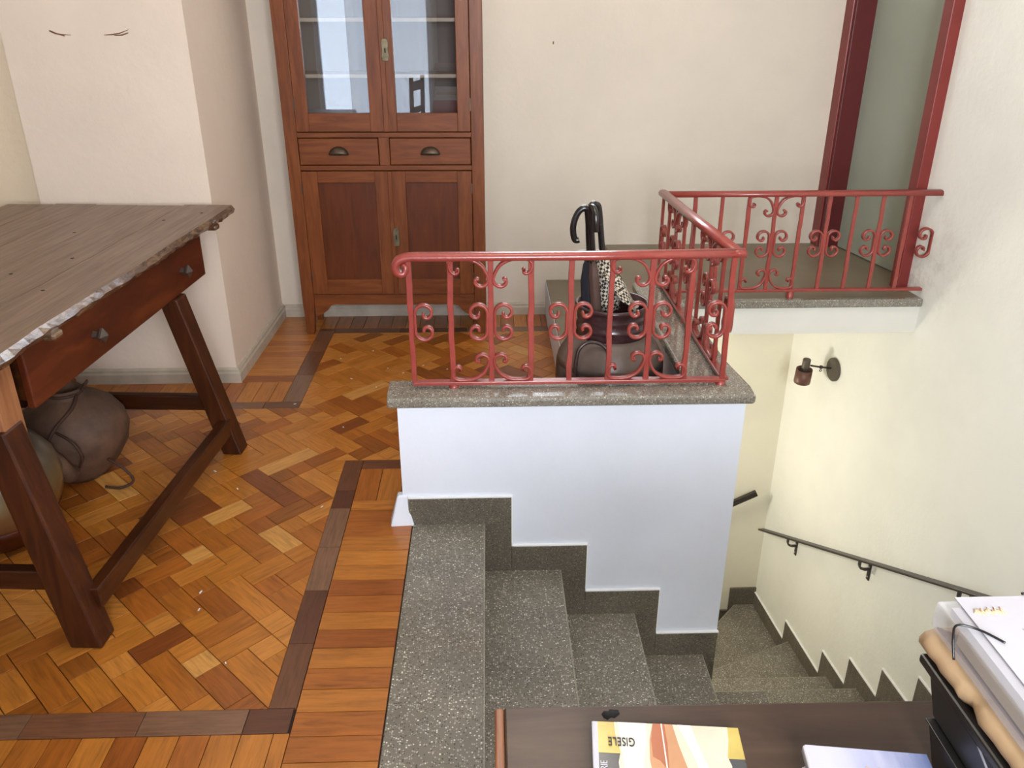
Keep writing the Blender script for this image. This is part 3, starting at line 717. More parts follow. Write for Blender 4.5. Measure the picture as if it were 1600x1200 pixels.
# ================================================================== RUSTIC TABLE (left)
table = thing('rustic_table', 'old weathered plank table with splayed legs and two square drawer knobs', 'table', (-1.612, 2.43, 0), -.0587)
TZ = .85
widths = [.215, .19, .185, .18, .20]; x = .485
re = random.Random(4)
for i, w in enumerate(widths):
    n = 60; ys = [-1.095 + 2.19 * k / n for k in range(n + 1)]
    right = []; left = []
    for k, y in enumerate(ys):
        j = re.uniform(-.0016, .0016) + .002 * math.sin(y * 9) if i == 0 else 0
        right.append(x + j - .0014 + (-.006 * math.exp(-((y + .35) / .12) ** 2) if i == 0 else .004 * math.sin(y * 3.1 + i) + .0016 * math.sin(y * 17 + 2 * i) + .0010 * math.sin(y * 41 + i)))
        left.append(x - w + .0014 + .004 * math.sin(y * 3.1 + i + 1) + .0016 * math.sin(y * 17 + 2 * i + 2) + .0010 * math.sin(y * 41 + i + 1))
    off = re.uniform(-.012, .012)
    v = []; f = []
    for k, y in enumerate(ys):
        yy = y + (off if k in (0, n) else 0)
        jz = re.uniform(-.004, .002) if i == 0 else 0
        v += [(left[k], yy, TZ - .035), (right[k] - (.008 if i == 0 else 0) + (re.uniform(-.004, .002) if i == 0 else 0), yy, TZ - .035 + (re.uniform(-.002, .006) if i == 0 else 0)), (right[k], yy, TZ - (.016 if i == 0 else .002) + jz), (right[k] - (.012 if i == 0 else .0015), yy, TZ), (left[k] + .0008, yy, TZ)]
    for k in range(n):
        o_ = k * 5
        for j in range(5): f.append((o_ + j, o_ + (j + 1) % 5, o_ + 5 + (j + 1) % 5, o_ + 5 + j))
    f.append((4, 3, 2, 1, 0)); e = n * 5; f.append((e, e + 1, e + 2, e + 3, e + 4))
    f = [tuple(reversed(q_)) for q_ in f]
    if i == 0:
        o = MB().add(v, f).build('top_plank', 'rust_top', table)
        o.data.materials.append(M['rust_edge'])
        for p in o.data.polygons:
            if p.index < n * 5 and (p.index % 5) in (1, 2): p.material_index = 1
    else: MB().add(v, f).build('top_plank', 'rust_top', table)
    x -= w
for y in (.90, -.30): MB().box(-.47, .478, y - .024, y + .024, TZ - .056, TZ - .033).build('top_batten', 'rust_edge', table, .008)
# nails and holes in the top
for (hx, hy) in ((.40, .95), (.30, .82), (.22, .28), (.31, -.06), (.12, .10), (.05, .62)):
    MB().lathe([(.0001, TZ + .0006), (.006, TZ + .0006), (.006, TZ - .002)][::-1], 8, hx, hy).build('nail_hole', 'black', table)
dr = MB().box(.425, .447, -.425, .785, .645, .808).build('drawer', 'rust_drawer', table, .004)
MB().box(.02, .425, -.405, .765, .66, .79).build('drawer_box', 'rust_barx', dr)
for yk in (-.088, .567):
    kb = MB().sweep([(.446, yk, .722), (.462, yk, .722), (.470, yk, .722), (.478, yk, .722), (.492, yk, .722)],
                    [(-1, 0), (0, -1), (1, 0), (0, 1)], (0, 1, 0), scale=[.014, .013, .024, .025, .002])
    kb.build('knob', 'knob', dr, .0015)
ap = MB(); ap.box(-.43, .40, .775, .80, .645, .812); ap.box(-.43, -.40, -.80, .80, .645, .812)
ap.build('apron', 'rust_drawer', table)
MB().box(.36, .44, -.555, -.47, .60, .812).build('apron_post', 'rust_post', table, .004)
MB().box(-.43, .36, -.54, -.51, .62, .812).build('apron', 'rust_post', table)
for sx in (1, -1):
    MB().beam((sx * .565, .520, 0), (sx * .425, .505, .645), .075, .08, .07, .085).build('leg', 'rust_leg', table, .006)
    MB().beam((sx * .53, -.565, 0), (sx * .405, -.525, .645), .09, .078, .075, .085).build('leg', 'rust_leg', table, .006)
    MB().sweep([(sx * .548, -.545, .125), (sx * .555, .50, .122)], [(-.02, -.033), (.02, -.033), (.02, .033), (-.02, .033)], (1, 0, 0)).build('stretcher', 'rust_bar', table, .005)
for y in (.540, -.555): MB().box(-.52, .52, y - .018, y + .018, .172, .234).build('cross_stretcher', 'rust_barx', table, .005)

# ================================================================== CLAY JARS under the table
jar = thing('clay_jar', 'round dusty clay jar with brown cords around its neck under the table', 'jar', (-1.545, 2.762, 0))
wob = lambda a, z: 1 + .025 * math.sin(3 * a + 7 * z) + .015 * math.sin(5 * a - 11 * z)
MB().lathe([(.085, 0), (.10, .02), (.135, .06), (.172, .12), (.188, .18), (.182, .23), (.155, .275), (.115, .305), (.075, .318), (.06, .33), (.058, .35), (.05, .352), (.045, .33), (.0, .325)], 40, 0, 0, wob).build('body', 'clay', jar)
MB().tube(spline([(-.02, -.182, .215), (.01, -.225, .205), (.05, -.235, .165), (.06, -.215, .115), (.05, -.175, .10)]), [.03, .034, .034, .03, .026][0], 10).build('lug_handle', 'clay', jar)
MB().tube(spline([(.055, -.03, .335), (.06, -.09, .31), (.02, -.165, .26), (.0, -.19, .20), (.02, -.16, .08)]), .007, 6).build('cord', 'cord', jar)
MB().tube(spline([(.02, -.16, .255), (.09, -.19, .225), (.11, -.19, .17), (.085, -.175, .12)]), .005, 6).build('cord', 'cord', jar)
MB().tube(spline([(.058, 0, .345), (.08, -.03, .37), (.10, -.04, .385), (.115, -.05, .40), (.10, -.05, .378)]), .005, 6).build('cord', 'cord', jar)
MB().tube(spline([(.15, -.10, .11), (.21, -.12, .08), (.235, -.12, .03), (.19, -.13, .006), (.13, -.12, .006)]), .005, 6).build('cord', 'cord', jar)
MB().tube(spline([(.06 * math.cos(t * .6), .06 * math.sin(t * .6), .337) for t in range(12)]), .006, 6).build('cord', 'cord', jar)
j2 = thing('glazed_jar', 'big dark glazed jar with reddish foot behind the nearest table leg', 'jar', (-1.61, 2.34, 0))
j2.scale = (.92, .92, .94)
MB().lathe([(.105, .0), (.13, .02), (.175, .08), (.212, .16), (.222, .23), (.208, .30), (.17, .355), (.11, .39), (.07, .40), (.066, .43), (.055, .43), (.05, .40), (.0, .39)], 44).build('body', 'clay_two', j2)
MB().lathe([(.107, .001), (.134, .022), (.178, .08), (.196, .115), (.193, .117), (.12, .05), (.1, .001)], 44).build('foot_band', 'rust_drawer', j2)

# ================================================================== CUPBOARD
cb = thing('cupboard', 'tall reddish wooden cupboard with glazed upper doors against the back wall', 'cupboard', (-.992, 4.203, 0), -.022)
CW, CD, CH = .975, .27, 2.3
bodym = MB()
bodym.box(.01, .03, .02, CD, .16, CH); bodym.box(CW - .03, CW - .01, .02, CD, .16, CH)      # sides
body = bodym.build('side_panels', 'cupZ', cb)
box('back_panel', 'cupin', .03, CW - .03, CD - .012, CD, .16, CH, cb)
box('inner_floor', 'shelf', .03, CW - .03, .02, CD - .012, 1.035, 1.05, cb)
for z in (1.305, 1.552, 1.80): box('shelf', 'shelf', .03, CW - .03, .04, CD - .012, z - .007, z + .009, cb)
stl = [(0, .17), (0.0, CH), (.062, CH), (.062, .17), (.046, 0), (.008, 0)]
MB().prism_y([(x, z) for x, z in reversed(stl)], 0, .045).build('left_stile', 'cupZ', cb, .003)
MB().prism_y([(CW - x, z) for x, z in stl], 0, .045).build('right_stile', 'cupZ', cb, .003)
for x0 in (.012, CW - .052): MB().beam((x0 + .02, CD - .03, 0), (x0 + .02, CD - .03, .18), .03, .03, .04, .045).build('rear_foot', 'cupZ', cb)
box('upper_rail', 'cupX', .062, CW - .062, 0, .04, 1.026, 1.05, cb, .002)
box('lower_rail', 'cupX', .062, CW - .062, 0, .04, .868, .892, cb, .002)
box('drawer_divider', 'cupZ', .458, .510, 0, .04, .892, 1.026, cb, .002)
sc = [(.062, .222), (.062, .095), (.10, .112), (.13, .135), (.15, .160), (.17, .165), (CW - .17, .165), (CW - .15, .160), (CW - .13, .135), (CW - .10, .112), (CW - .062, .095), (CW - .062, .222)]
MB().prism_y(sc, .004, .03).build('scalloped_apron', 'cupX', cb, .002)
box('cornice', 'cupX', -.03, CW + .03, -.03, CD, CH, CH + .06, cb, .01)
for side in (0, 1):
    x0, x1 = (.064, .500) if side == 0 else (.502, CW - .064)
    # glazed door
    d = MB(); s0, s1 = (.062, .075) if side == 0 else (.052, .062)
    d.box(x0, x0 + s0, -.004, .026, 1.054, 2.22); d.box(x1 - s1, x1, -.004, .026, 1.054, 2.22)
    d = d.build('glazed_door', 'cupZ', cb, .002)
    box('bottom_rail', 'cupX', x0 + s0, x1 - s1, -.002, .024, 1.054, 1.140, d, .002); box('top_rail', 'cupX', x0 + s0, x1 - s1, -.002, .024, 2.12, 2.22, d, .002)
    box('glass_pane', 'glass', x0 + s0 - .004, x1 - s1 + .004, .009, .012, 1.136, 2.125, d)
    if side == 1:
        MB().box(x0 - .012, x0 + .014, -.012, -.003, 1.054, 2.22).build('closing_bead', 'cupZ', d, .003)
        MB().prism_y([(x0 + .002, 1.376), (x0 + .03, 1.376), (x0 + .034, 1.40), (x0 + .03, 1.43), (x0 + .034, 1.455), (x0 + .026, 1.474), (x0 + .006, 1.474), (x0 - .002, 1.455), (x0 + .002, 1.43), (x0 - .002, 1.40)], -.016, -.004).build('lock_plate', 'escutcheon', d, .002)
        box('keyhole', 'black', x0 + .014, x0 + .020, -.0175, -.0155, 1.412, 1.432, d)
    # drawer
    a0, a1 = (.066, .455) if side == 0 else (.513, CW - .066)
    dd = box('drawer', 'cupX', a0, a1, -.006, .03, .896, 1.022, cb, .004)
    cx = (a0 + a1) / 2; pv = []; pf = []
    nu, nv = 12, 6
    for i in range(nv + 1):
        ph = PI / 2 * i / nv
        for j in range(nu + 1):
            th = PI * j / nu
            pv.append((cx + .046 * math.cos(th), -.007 - .026 * math.sin(ph) * math.sin(th) ** .6, .946 + .036 * math.sin(th) * math.cos(ph) ** .8))
    for i in range(nv):
        for j in range(nu):
            k = i * (nu + 1) + j; pf.append((k, k + nu + 1, k + nu + 2, k + 1))
    pu = MB().add(pv, pf, True).build('cup_pull', 'pull', dd); so = pu.modifiers.new('thick', 'SOLIDIFY'); so.thickness = .003
    MB().prism_y([(cx + .05 * math.cos(PI - PI * j / 14), .943 + .042 * math.sin(PI * j / 14)) for j in range(15)][::-1], -.009, -.005).build('pull_plate', 'pull', dd)
    # lower door
    ld_ = MB(); ld_.box(x0, x0 + .078, -.004, .024, .226, .864); ld_.box(x1 - .072, x1, -.004, .024, .226, .864)
    ld_ = ld_.build('panel_door', 'cupZ', cb, .002)
    box('door_rail', 'cupX', x0 + .078, x1 - .072, -.002, .022, .226, .305, ld_, .002); box('door_rail', 'cupX', x0 + .078, x1 - .072, -.002, .022, .808, .864, ld_, .002)
    box('door_panel', 'cupP', x0 + .074, x1 - .068, .010, .018, .300, .812, ld_)
    if side == 1:
        MB().box(x0 - .01, x0 + .012, -.011, -.003, .226, .864).build('closing_bead', 'cupZ', ld_, .003)
        MB().prism_y([(x0 + .004, .486), (x0 + .032, .486), (x0 + .034, .51), (x0 + .034, .565), (x0 + .028, .582), (x0 + .008, .582), (x0 + .002, .565), (x0 + .002, .51)], -.015, -.004).build('lock_plate', 'escutcheon', ld_, .002)
        box('keyhole', 'black', x0 + .015, x0 + .021, -.0165, -.0145, .522, .545, ld_)
    for z in (1.18, 2.0): box('hinge', 'pull', (x0 - .004) if side == 0 else x1 - .002, (x0 + .002) if side == 0 else x1 + .004, -.008, .0, z - .03, z + .03, d)
    for z in (.32, .78): box('hinge', 'pull', (x0 - .004) if side == 0 else x1 - .002, (x0 + .002) if side == 0 else x1 + .004, -.008, .0, z - .025, z + .025, ld_)

# ================================================================== STAIR RAILING
rail = thing('stair_railing', 'red wrought-iron railing with scrolls around the open stairwell', 'railing', (0, 0, 0))
HR = [(-.019, -.011), (.019, -.011), (.021, .0), (.016, .008), (.007, .012), (-.007, .012), (-.016, .008), (-.021, .0)]
RX, FY, BY = .757, 2.42, 3.55
ZF, ZB = .923, .873
def railpath(pts, name, side, up=True): return MB().sweep(pts, HR, side, True).build(name, 'red', rail)
k_ = .000332
fp = spline([(-.243 + (x - 230) * k_, FY, ZF + (105 - y) * k_) for x, y in ((188, 200), (180, 178), (203, 188), (210, 215), (195, 255), (165, 268), (128, 255), (108, 215), (118, 165), (155, 125), (230, 105), (330, 103))], 5)
sc_ = [min(1.0, .45 + .55 * i / 34) for i in range(len(fp))] + [1, 1]
MB().sweep([Vector(p) for p in fp] + [Vector((.3, FY, ZF)), Vector((RX + .02, FY, ZF + .004))], HR, (0, 1, 0), True, scale=sc_).build('handrail', 'red', rail)
MB().sweep([(RX, FY - .02, ZF + .004), (RX, 3.0, (ZF + ZB) / 2 + .002), (RX, BY + .02, ZB + .004)], HR, (-1, 0, 0), True).build('handrail', 'red', rail)
MB().sweep([(RX - .01, BY, ZB), (1.3, BY, ZB), (1.968, BY, ZB)], HR, (0, 1, 0), True).build('handrail', 'red', rail)
ZFb, ZBb = .508, .437
FB = [(-.014, -.006), (.014, -.006), (.014, .006), (-.014, .006)]
MB().sweep([(-.247, FY, ZFb), (RX, FY, ZFb)], FB, (0, 1, 0)).build('bottom_rail', 'red', rail, .002)
MB().sweep([(RX, FY, ZFb), (RX, BY, ZFb)], FB, (-1, 0, 0)).build('bottom_rail', 'red', rail, .002)
MB().sweep([(.81, BY, ZBb), (1.966, BY, ZBb)], FB, (0, 1, 0)).build('bottom_rail', 'red', rail, .002)
for (x, y, z0, z1) in ((-.117, FY, .488, ZFb), (RX - .012, FY, .488, ZFb), (1.366, BY, .398, ZBb), (RX, 3.0, .488, ZFb), (RX, 3.42, .488, ZFb)):
    MB().lathe([(.017, z0), (.017, z0 + .004), (.0155, z1 - .004)], 14, x, y).build('foot', 'red', rail)

rb = random.Random(3)
def baluster(P, z0, z1, wob=.0018, w=.0085, t=.006):
    """P: function (a along rail offset, b across) -> xy"""
    n = 9; v = []; f = []
    for i in range(n):
        z = z0 + (z1 - z0) * i / (n - 1); da = rb.uniform(-wob, wob) if 0 < i < n - 1 else 0; ww = w * rb.uniform(.9, 1.1)
        for a, b in ((-ww, -t), (ww, -t), (ww, t), (-ww, t)):
            x, y = P(a + da, b); v.append((x, y, z))
    for i in range(n - 1):
        for j in range(4): f.append((i * 4 + j, i * 4 + (j + 1) % 4, i * 4 + 4 + (j + 1) % 4, i * 4 + 4 + j))
    f += [(3, 2, 1, 0), tuple(range((n - 1) * 4, n * 4))]
    return MB().add(v, f).build('baluster', 'red', rail, .002)

def cscroll(sgn, zc, k=1.0):
    """C with its back on a bar; opening towards sgn"""
    half = []
    for i in range(26):
        t = i / 25; ang = PI - t * math.radians(375); r = (.0295 - .0215 * t ** 1.1) * k
        half.append((.0295 * k + r * math.cos(ang) + .006 * t, .033 * k + r * math.sin(ang) - .005 * t))
    pts = [(a, -b) for a, b in reversed(half)] + [(.0, 0)] + half
    return [(sgn * (a + .012), zc + b) for a, b in pts]

LY = [(-310, -118), (-306, -104), (-296, -112), (-305, -135), (-333, -142), (-365, -118), (-380, -62), (-352, -17), (-300, -4), (-230, -4), (-160, -18), (-90, -60), (-48, -122), (-24, -190), (-34, -236), (-70, -262), (-110, -262), (-140, -238), (-144, -206), (-128, -192), (-112, -202)]
def lyre(sgn, zbase, flip, kx, kz=1.0):
    pts = spline([(a * k_ * kx, b * k_ * kz, 0) for a, b in LY], 4)
    return [(-sgn * p.x, zbase + (p.y if not flip else -p.y)) for p in pts]

FL = [(-.010, -.0042), (.010, -.0042), (.010, .0042), (-.010, .0042)]
def put_scroll(pts, P, side):
    path = []
    for a, z in pts: x, y = P(a, 0); path.append((x, y, z))
    return MB().sweep(path, FL, side, True).build('scroll', 'red', rail)

def panel(origin, dirv, step, n, zb, zt, kinds, first=0, last=None):
    ox, oy = origin; dx, dy = dirv; side = (-dy, dx, 0)
    for i in range(first, n if last is None else last):
        base = i * step
        P = lambda a, b, base=base: (ox + dx * (base + a) - dy * b, oy + dy * (base + a) + dx * b)
        z1 = zt(base); z0 = zb
        if kinds.get('nobar') != i: baluster(P, z0 + .004, z1 - .009)
        kd = kinds.get(i, ''); zm = (z0 + z1) / 2 - .004
        for c in kd:
            if c == 'R': put_scroll(cscroll(1, zm), P, side)
            if c == 'L': put_scroll(cscroll(-1, zm), P, side) if base < 1.15 else put_scroll([(a_ + .022, z_) for a_, z_ in cscroll(-1, zm, 1.12)], P, side)
            if c == 'Y':
                kx = step / .1235
                for sgn in (-1, 1):
                    put_scroll(lyre(sgn, z1 - .010, False, kx), P, side); put_scroll(lyre(sgn, z0 + .008, True, kx), P, side)
panel((-.243, FY), (1, 0), .1238, 9, ZFb, lambda s: ZF + .003, {0: 'R', 2: 'YRL', 4: 'RL', 6: 'YRL', 8: 'L'})
panel((RX, FY), (0, 1), .14125, 9, ZFb, lambda s: ZF + (ZB - ZF) * s / 1.13 + .003, {0: 'R', 2: 'YRL', 4: 'RL', 6: 'YRL', 8: 'L'}, first=1)
panel((.778, BY), (1, 0), .1178, 11, ZBb, lambda s: ZB, {2: 'RL', 4: 'YRL', 6: 'RL', 8: 'RL', 10: 'L', 'nobar': 10}, first=1)
# the first baluster next to the corner needs its C-scroll
put_scroll(cscroll(1, (ZFb + ZF) / 2), lambda a, b: (RX - b, FY + a), (-1, 0, 0))

# ================================================================== WALL HANDRAILS
hr = thing('wall_handrail', 'dark flat iron handrail on brackets sloping down the right wall', 'handrail')
a = Vector(rw((4.61 - 3.55) / D.y, -.065, -1.592)); b = Vector(rw((2.50 - 3.55) / D.y, -.065, -.497))
sl = (b - a).normalized()
FH = [(-.022, -.006), (.022, -.006), (.022, .006), (-.022, .006)]
MB().sweep([a, b], FH, tuple(NR)).build('rail_bar', 'iron', hr, .003)
for y, in ((4.235,), (3.475,), (2.76,)):
    s_ = (y - 3.55) / D.y; t_ = (Vector((y, 0, 0)).x - a.y) / (b.y - a.y); z = a.z + (b.z - a.z) * t_ - .006
    br = MB().sweep([rw(s_, -.065, z), rw(s_, -.065, z - .028), rw(s_, -.058, z - .045), rw(s_, -.035, z - .056), rw(s_, -.004, z - .058)], [(-.009, -.004), (.009, -.004), (.009, .004), (-.009, .004)], tuple(D))
    br = br.build('bracket', 'iron', hr)
    pm_ = MB(); rwbox(pm_, s_ - .012, s_ + .012, -.006, .0, z - .125, z - .025); pm_.build('wall_plate', 'iron', br, .001)
    for dz in (.045, .105):
        p = rw(s_, -.0075, z - dz); MB().box(p[0] - .003, p[0] + .002, p[1] - .004, p[1] + .004, p[2] - .004, p[2] + .004).build('screw', 'steel', br)
h2 = thing('lower_handrail', 'short visible end of a dark handrail at the foot of the stairwell wall', 'handrail')
MB().sweep([(.95, 4.61, -1.72), (1.745, 4.61, -1.308)], [(-.012, -.02), (.012, -.02), (.012, .02), (-.012, .02)], (0, 1, 0)).build('rail_bar', 'iron', h2, .003)
for xx in (1.1, 1.5): MB().box(xx - .012, xx + .012, 4.61, 4.69, -1.668 + (xx - 1.05) * .518 - .05, -1.668 + (xx - 1.05) * .518 - .03).build('bracket', 'iron', h2)

# ================================================================== WALL LAMP
p = rw((4.155 - 3.55) / D.y, 0, -.226)
lamp = thing('wall_lamp', 'small brown and grey spot lamp on a round plate on the stairwell wall', 'lamp', p, math.atan2(-D.x, D.y))
# local: -x points off the wall, y along it (away from the camera)
MB().sweep([(-.001, 0, 0), (-.014, 0, 0), (-.018, 0, 0)], [(.066 * math.cos(t * PI / 16), .066 * math.sin(t * PI / 16)) for t in range(32)], (0, 1, 0), scale=[1, 1, .93]).build('wall_plate', 'lampgrey', lamp)
MB().lathe([(.0001, -.0), (.003, 0), (.003, .004), (.0001, .004)], 10).build('screw', 'steel', lamp).location = (-.020, -.008, -.012)
arm = MB().tube([(-.016, .01, .004), (-.065, .03, .004), (-.115, .06, .004)], .0055, 8).build('arm', 'iron', lamp)
MB().lathe([(.0001, -.011), (.008, -.008), (.011, 0), (.008, .008), (.0001, .011)], 12, -.066, .031).build('joint', 'iron', arm).location = (0, 0, .004)
MB().tube([(-.066 + .006 * math.cos(t * PI / 6), .031, -.016 + .006 * math.sin(t * PI / 6)) for t in range(13)], .0022, 6).build('wing_ring', 'iron', arm)
hd = MB().lathe([(.021, -.075), (.022, -.01), (.022, .028), (.020, .032), (.0001, .032)], 24).build('lamp_holder', 'lampgrey', lamp)
hd.location = (-.135, .072, .008); hd.rotation_euler = (.10, .0, 0)
shd = MB().lathe([(.045, -.112), (.046, -.10), (.045, -.028), (.041, -.028), (.043, -.10), (.043, -.112)], 28).build('shade', 'lampbrown', lamp)
shd.location = (-.137, .074, .004); shd.rotation_euler = (.10, .0, 0)

# ================================================================== CHURN WITH UMBRELLAS
ch = thing('churn', 'squat dark brown churn with ringed neck holding umbrellas behind the railing', 'pot', (.44, 2.80, 0))
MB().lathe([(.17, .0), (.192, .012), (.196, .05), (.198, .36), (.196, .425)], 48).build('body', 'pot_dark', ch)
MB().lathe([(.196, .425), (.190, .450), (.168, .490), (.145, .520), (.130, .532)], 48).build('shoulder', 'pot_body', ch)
MB().lathe([(.130, .530), (.122, .545), (.129, .558), (.129, .570), (.121, .582), (.126, .594), (.126, .604), (.122, .616), (.131, .632), (.134, .640), (.130, .647), (.122, .645), (.116, .61), (.112, .54), (.115, .51), (.13, .47), (.16, .42), (.16, .2), (.0, .19)], 48).build('neck', 'pot_neck', ch)
h = MB().tube(spline([(-.140, -.145, .40), (-.140, -.143, .46), (-.130, -.135, .515), (-.100, -.130, .540), (-.06, -.140, .540), (-.03, -.155, .515), (-.022, -.172, .46)]), .007, 8)
h.build('loop_handle', 'pot_dark', ch)
UY = 2.82
def umbrella(label, top, foot, hook, body, mat, handle='umb_black', gname='umbrellas in the churn', hr_=.0112):
    u = thing('umbrella', label, 'umbrella', foot)
    ax = Vector(top) - Vector(foot); L = ax.length; ax.normalize()
    loc = lambda t: ax * (t * L)
    MB().tube([loc(0), loc(.96)], .004, 8).build('shaft', 'umb_black', u)
    hk = [loc(.80), loc(.9), loc(.97)] + [loc(1) + Vector(q_) for q_ in hook]
    MB().tube(spline(hk, 5), hr_, 12).build('handle', handle, u)
    prof = []
    n = len(body); v = []; f = []; seg = 20
    q0 = Vector((0, 0, 1)).rotation_difference(ax)
    mb = MB().lathe([(r, t * L) for t, r in body], seg, 0, 0, lambda a, z: 1 + .13 * math.sin(5 * a + 9 * z))
    mb.v = [tuple(q0 @ Vector(p_)) for p_ in mb.v]
    mb.build('canopy', mat, u)
    rbm = MB()
    for i in range(6):
        aa = 2 * PI * i / 6; pp = loc(.775) + Vector((.018 * math.cos(aa), .018 * math.sin(aa), 0)); rbm.tube([pp, pp + ax * .022], .0022, 5)
    rbm.build('rib_tips', 'umb_black', u)
    return u
umbrella('furled navy umbrella with black crook handle turned to the left', (.343, UY, .955), (.40, UY + .01, .22),
         [(-.006, 0, .020), (-.028, 0, .014), (-.043, 0, -.012), (-.050, 0, -.045), (-.047, 0, -.075), (-.040, 0, -.090), (-.028, 0, -.088)],
         [(.3, .028), (.45, .036), (.55, .034), (.68, .032), (.76, .022), (.79, .012)], 'umb_navy')
umbrella('slim brown furled umbrella with black crook handle facing the viewer', (.346, UY - .045, .965), (.42, UY - .03, .22),
         [(0, -.006, .022), (.004, -.028, .030), (.010, -.05, .016), (.012, -.058, -.01), (.013, -.058, -.045)],
         [(.25, .014), (.5, .018), (.7, .018), (.78, .012)], 'umb_brown', hr_=.0105)
uc = umbrella('black and white chequered umbrella with loose cloth at the right of the churn', (.386, UY + .03, .955), (.47, UY + .02, .22),
              [(-.004, 0, .020), (-.014, -.004, .028), (-.024, -.006, .03), (-.034, -.008, .02)],
              [(.52, .045), (.58, .05), (.64, .046), (.72, .036), (.79, .016)], 'check')
lv = []; lf = []
for i in range(13):
    for j in range(8):
        a_ = i / 12; b_ = j / 7
        lv.append((-.075 + .125 * a_ + .02 * b_, -.075 + .075 * b_ - .02 * a_, .515 - .135 * a_ ** 1.3 + .012 * math.sin(9 * a_ + 4 * b_) + .02 * b_))
for i in range(12):
    for j in range(7): lf.append((i * 8 + j, i * 8 + j + 1, (i + 1) * 8 + j + 1, (i + 1) * 8 + j))
MB().add(lv, lf, True).build('loose_cloth', 'check', uc).modifiers.new('thick', 'SOLIDIFY').thickness = .004
rg = MB().tube([(.356 - .40 + .055 * math.cos(t * PI / 12), UY - .02 - UY + .045 * math.sin(t * PI / 12), .60) for t in range(25)], .003, 6)
wr = rg.build('carrying_ring', 'white_plastic', None); wr.parent = [o for o in bpy.data.objects if o.get('label', '').startswith('furled navy')][0]

# ================================================================== NEAR TABLE with books and boxes
DZ = .78
desk = thing('side_table', 'dark scuffed wooden table in the foreground under books and file boxes', 'table', (0, 0, 0))
MB().prism([(.012, .18), (.95, .18), (.95, .790), (.012, .797)], DZ - .03, DZ).build('tabletop', 'desk', desk, .003)
MB().prism([(-.004, .18), (.0115, .18), (.0115, .797), (.0, .797)], DZ - .034, DZ - .001).build('edge_moulding', 'desk_edge', desk, .003)
box('apron', 'desk', .05, .90, .73, .75, DZ - .13, DZ - .03, desk); box('apron', 'desk', .05, .90, .23, .25, DZ - .13, DZ - .03, desk)
for x in (.06, .90):
    for y in (.24, .74): MB().beam((x, y, 0), (x, y, DZ - .03), .04, .04, .055, .055).build('leg', 'desk', desk, .003)
MB().lathe([(.0095, DZ - .003), (.009, DZ + .0006), (.0001, DZ + .0008)], 12, .148, .781, lambda a, z: 1 + .35 * math.sin(2 * a + 1) + .15 * math.sin(5 * a)).build('knot_hole', 'black', desk)
# book with draped cover
bk = thing('art_book', 'paperback with a cream drapery cover and upside-down title, left on the table', 'book', (.1215, .757, DZ), math.radians(-5.2))
BW, BH, BT = .178, .245, .014
box('pages', 'pages', .002, BW - .001, -BH + .002, -.001, .001, BT - .001, bk)
box('cover', 'cover_dark', 0, BW, -BH, 0, BT - .001, BT, bk); box('back_cover', 'cover_dark', 0, BW, -BH, 0, 0, .001, bk); box('spine', 'paper', -.001, .001, -BH, 0, 0, BT, bk)
zc = BT + .0002
pr = lambda name, pts, mat, k: MB().prism([(a, -b) for a, b in pts][::-1], zc + k * .00025 - .0002, zc + k * .00025).build(name, mat, bk)
pr('spine_strip', [(0, 0), (.006, 0), (.006, BH), (0, BH)], 'paper', 1)
pr('gold_band', [(.006, 0), (BW, 0), (BW, .047), (.006, .047)], 'cover_gold', 1)
pr('pale_drapery', [(.026, .0), (.165, .0), (.163, .02), (.158, .045), (.161, .058), (.155, .085), (.150, .11), (.152, .15), (.03, .15), (.036, .11), (.030, .08), (.029, .06), (.032, .045), (.027, .02)], 'cover_cream', 2)
pr('drapery_fold', [(.030, .0), (.066, .0), (.064, .03), (.058, .06), (.06, .1), (.045, .12), (.036, .08), (.034, .04)], 'cover_white', 3)
pr('drapery_fold', [(.104, .0), (.120, .0), (.128, .04), (.14, .09), (.13, .1), (.118, .05)], 'cover_white', 3)
pr('inner_fold', [(.074, .0), (.098, .0), (.102, .03), (.108, .06), (.118, .10), (.07, .10), (.066, .055), (.068, .025)], 'cover_peach', 3)
pr('inner_fold', [(.074, .0), (.088, .0), (.089, .03), (.087, .07), (.078, .055), (.070, .05), (.070, .025)], 'cover_rust', 4)
pr('fold_line', [(.0835, .0), (.0850, .0), (.0860, .09), (.0843, .09)], 'cover_white', 5)
text_mesh('title_lettering', 'GISELE', .018, 'ink', bk, (.034, -.030, zc + .0014), PI, .62)
text_mesh('spine_lettering', 'FRIE', .012, 'paper', bk, (.012, -.068, zc + .0014), PI / 2, .8)
# blue books
b1 = thing('blue_book', 'pale blue misty-cover booklet on top, near the black file boxes', 'book', (.366, .699, DZ + .018), math.radians(-7.5))
box('pages', 'pages', .001, .135, -.20, 0, 0, .010, b1); box('cover', 'bluecover', -.001, .137, -.202, .001, .010, .0115, b1); box('spine', 'paper', -.004, .001, -.202, .001, 0, .0118, b1, .003)
text_mesh('title_lettering', 'A U', .020, 'goldink', b1, (.072, -.032, .0120), 0, .9)
b2 = thing('white_book', 'white paperback lying under the pale blue booklet', 'book', (.359, .679, DZ), math.radians(-6))
box('pages', 'pages', .001, .145, -.20, 0, .001, .016, b2); box('cover', 'bluecover', 0, .147, -.202, .001, .016, .0175, b2); box('spine', 'paper', -.003, .001, -.202, .001, 0, .0175, b2, .003)
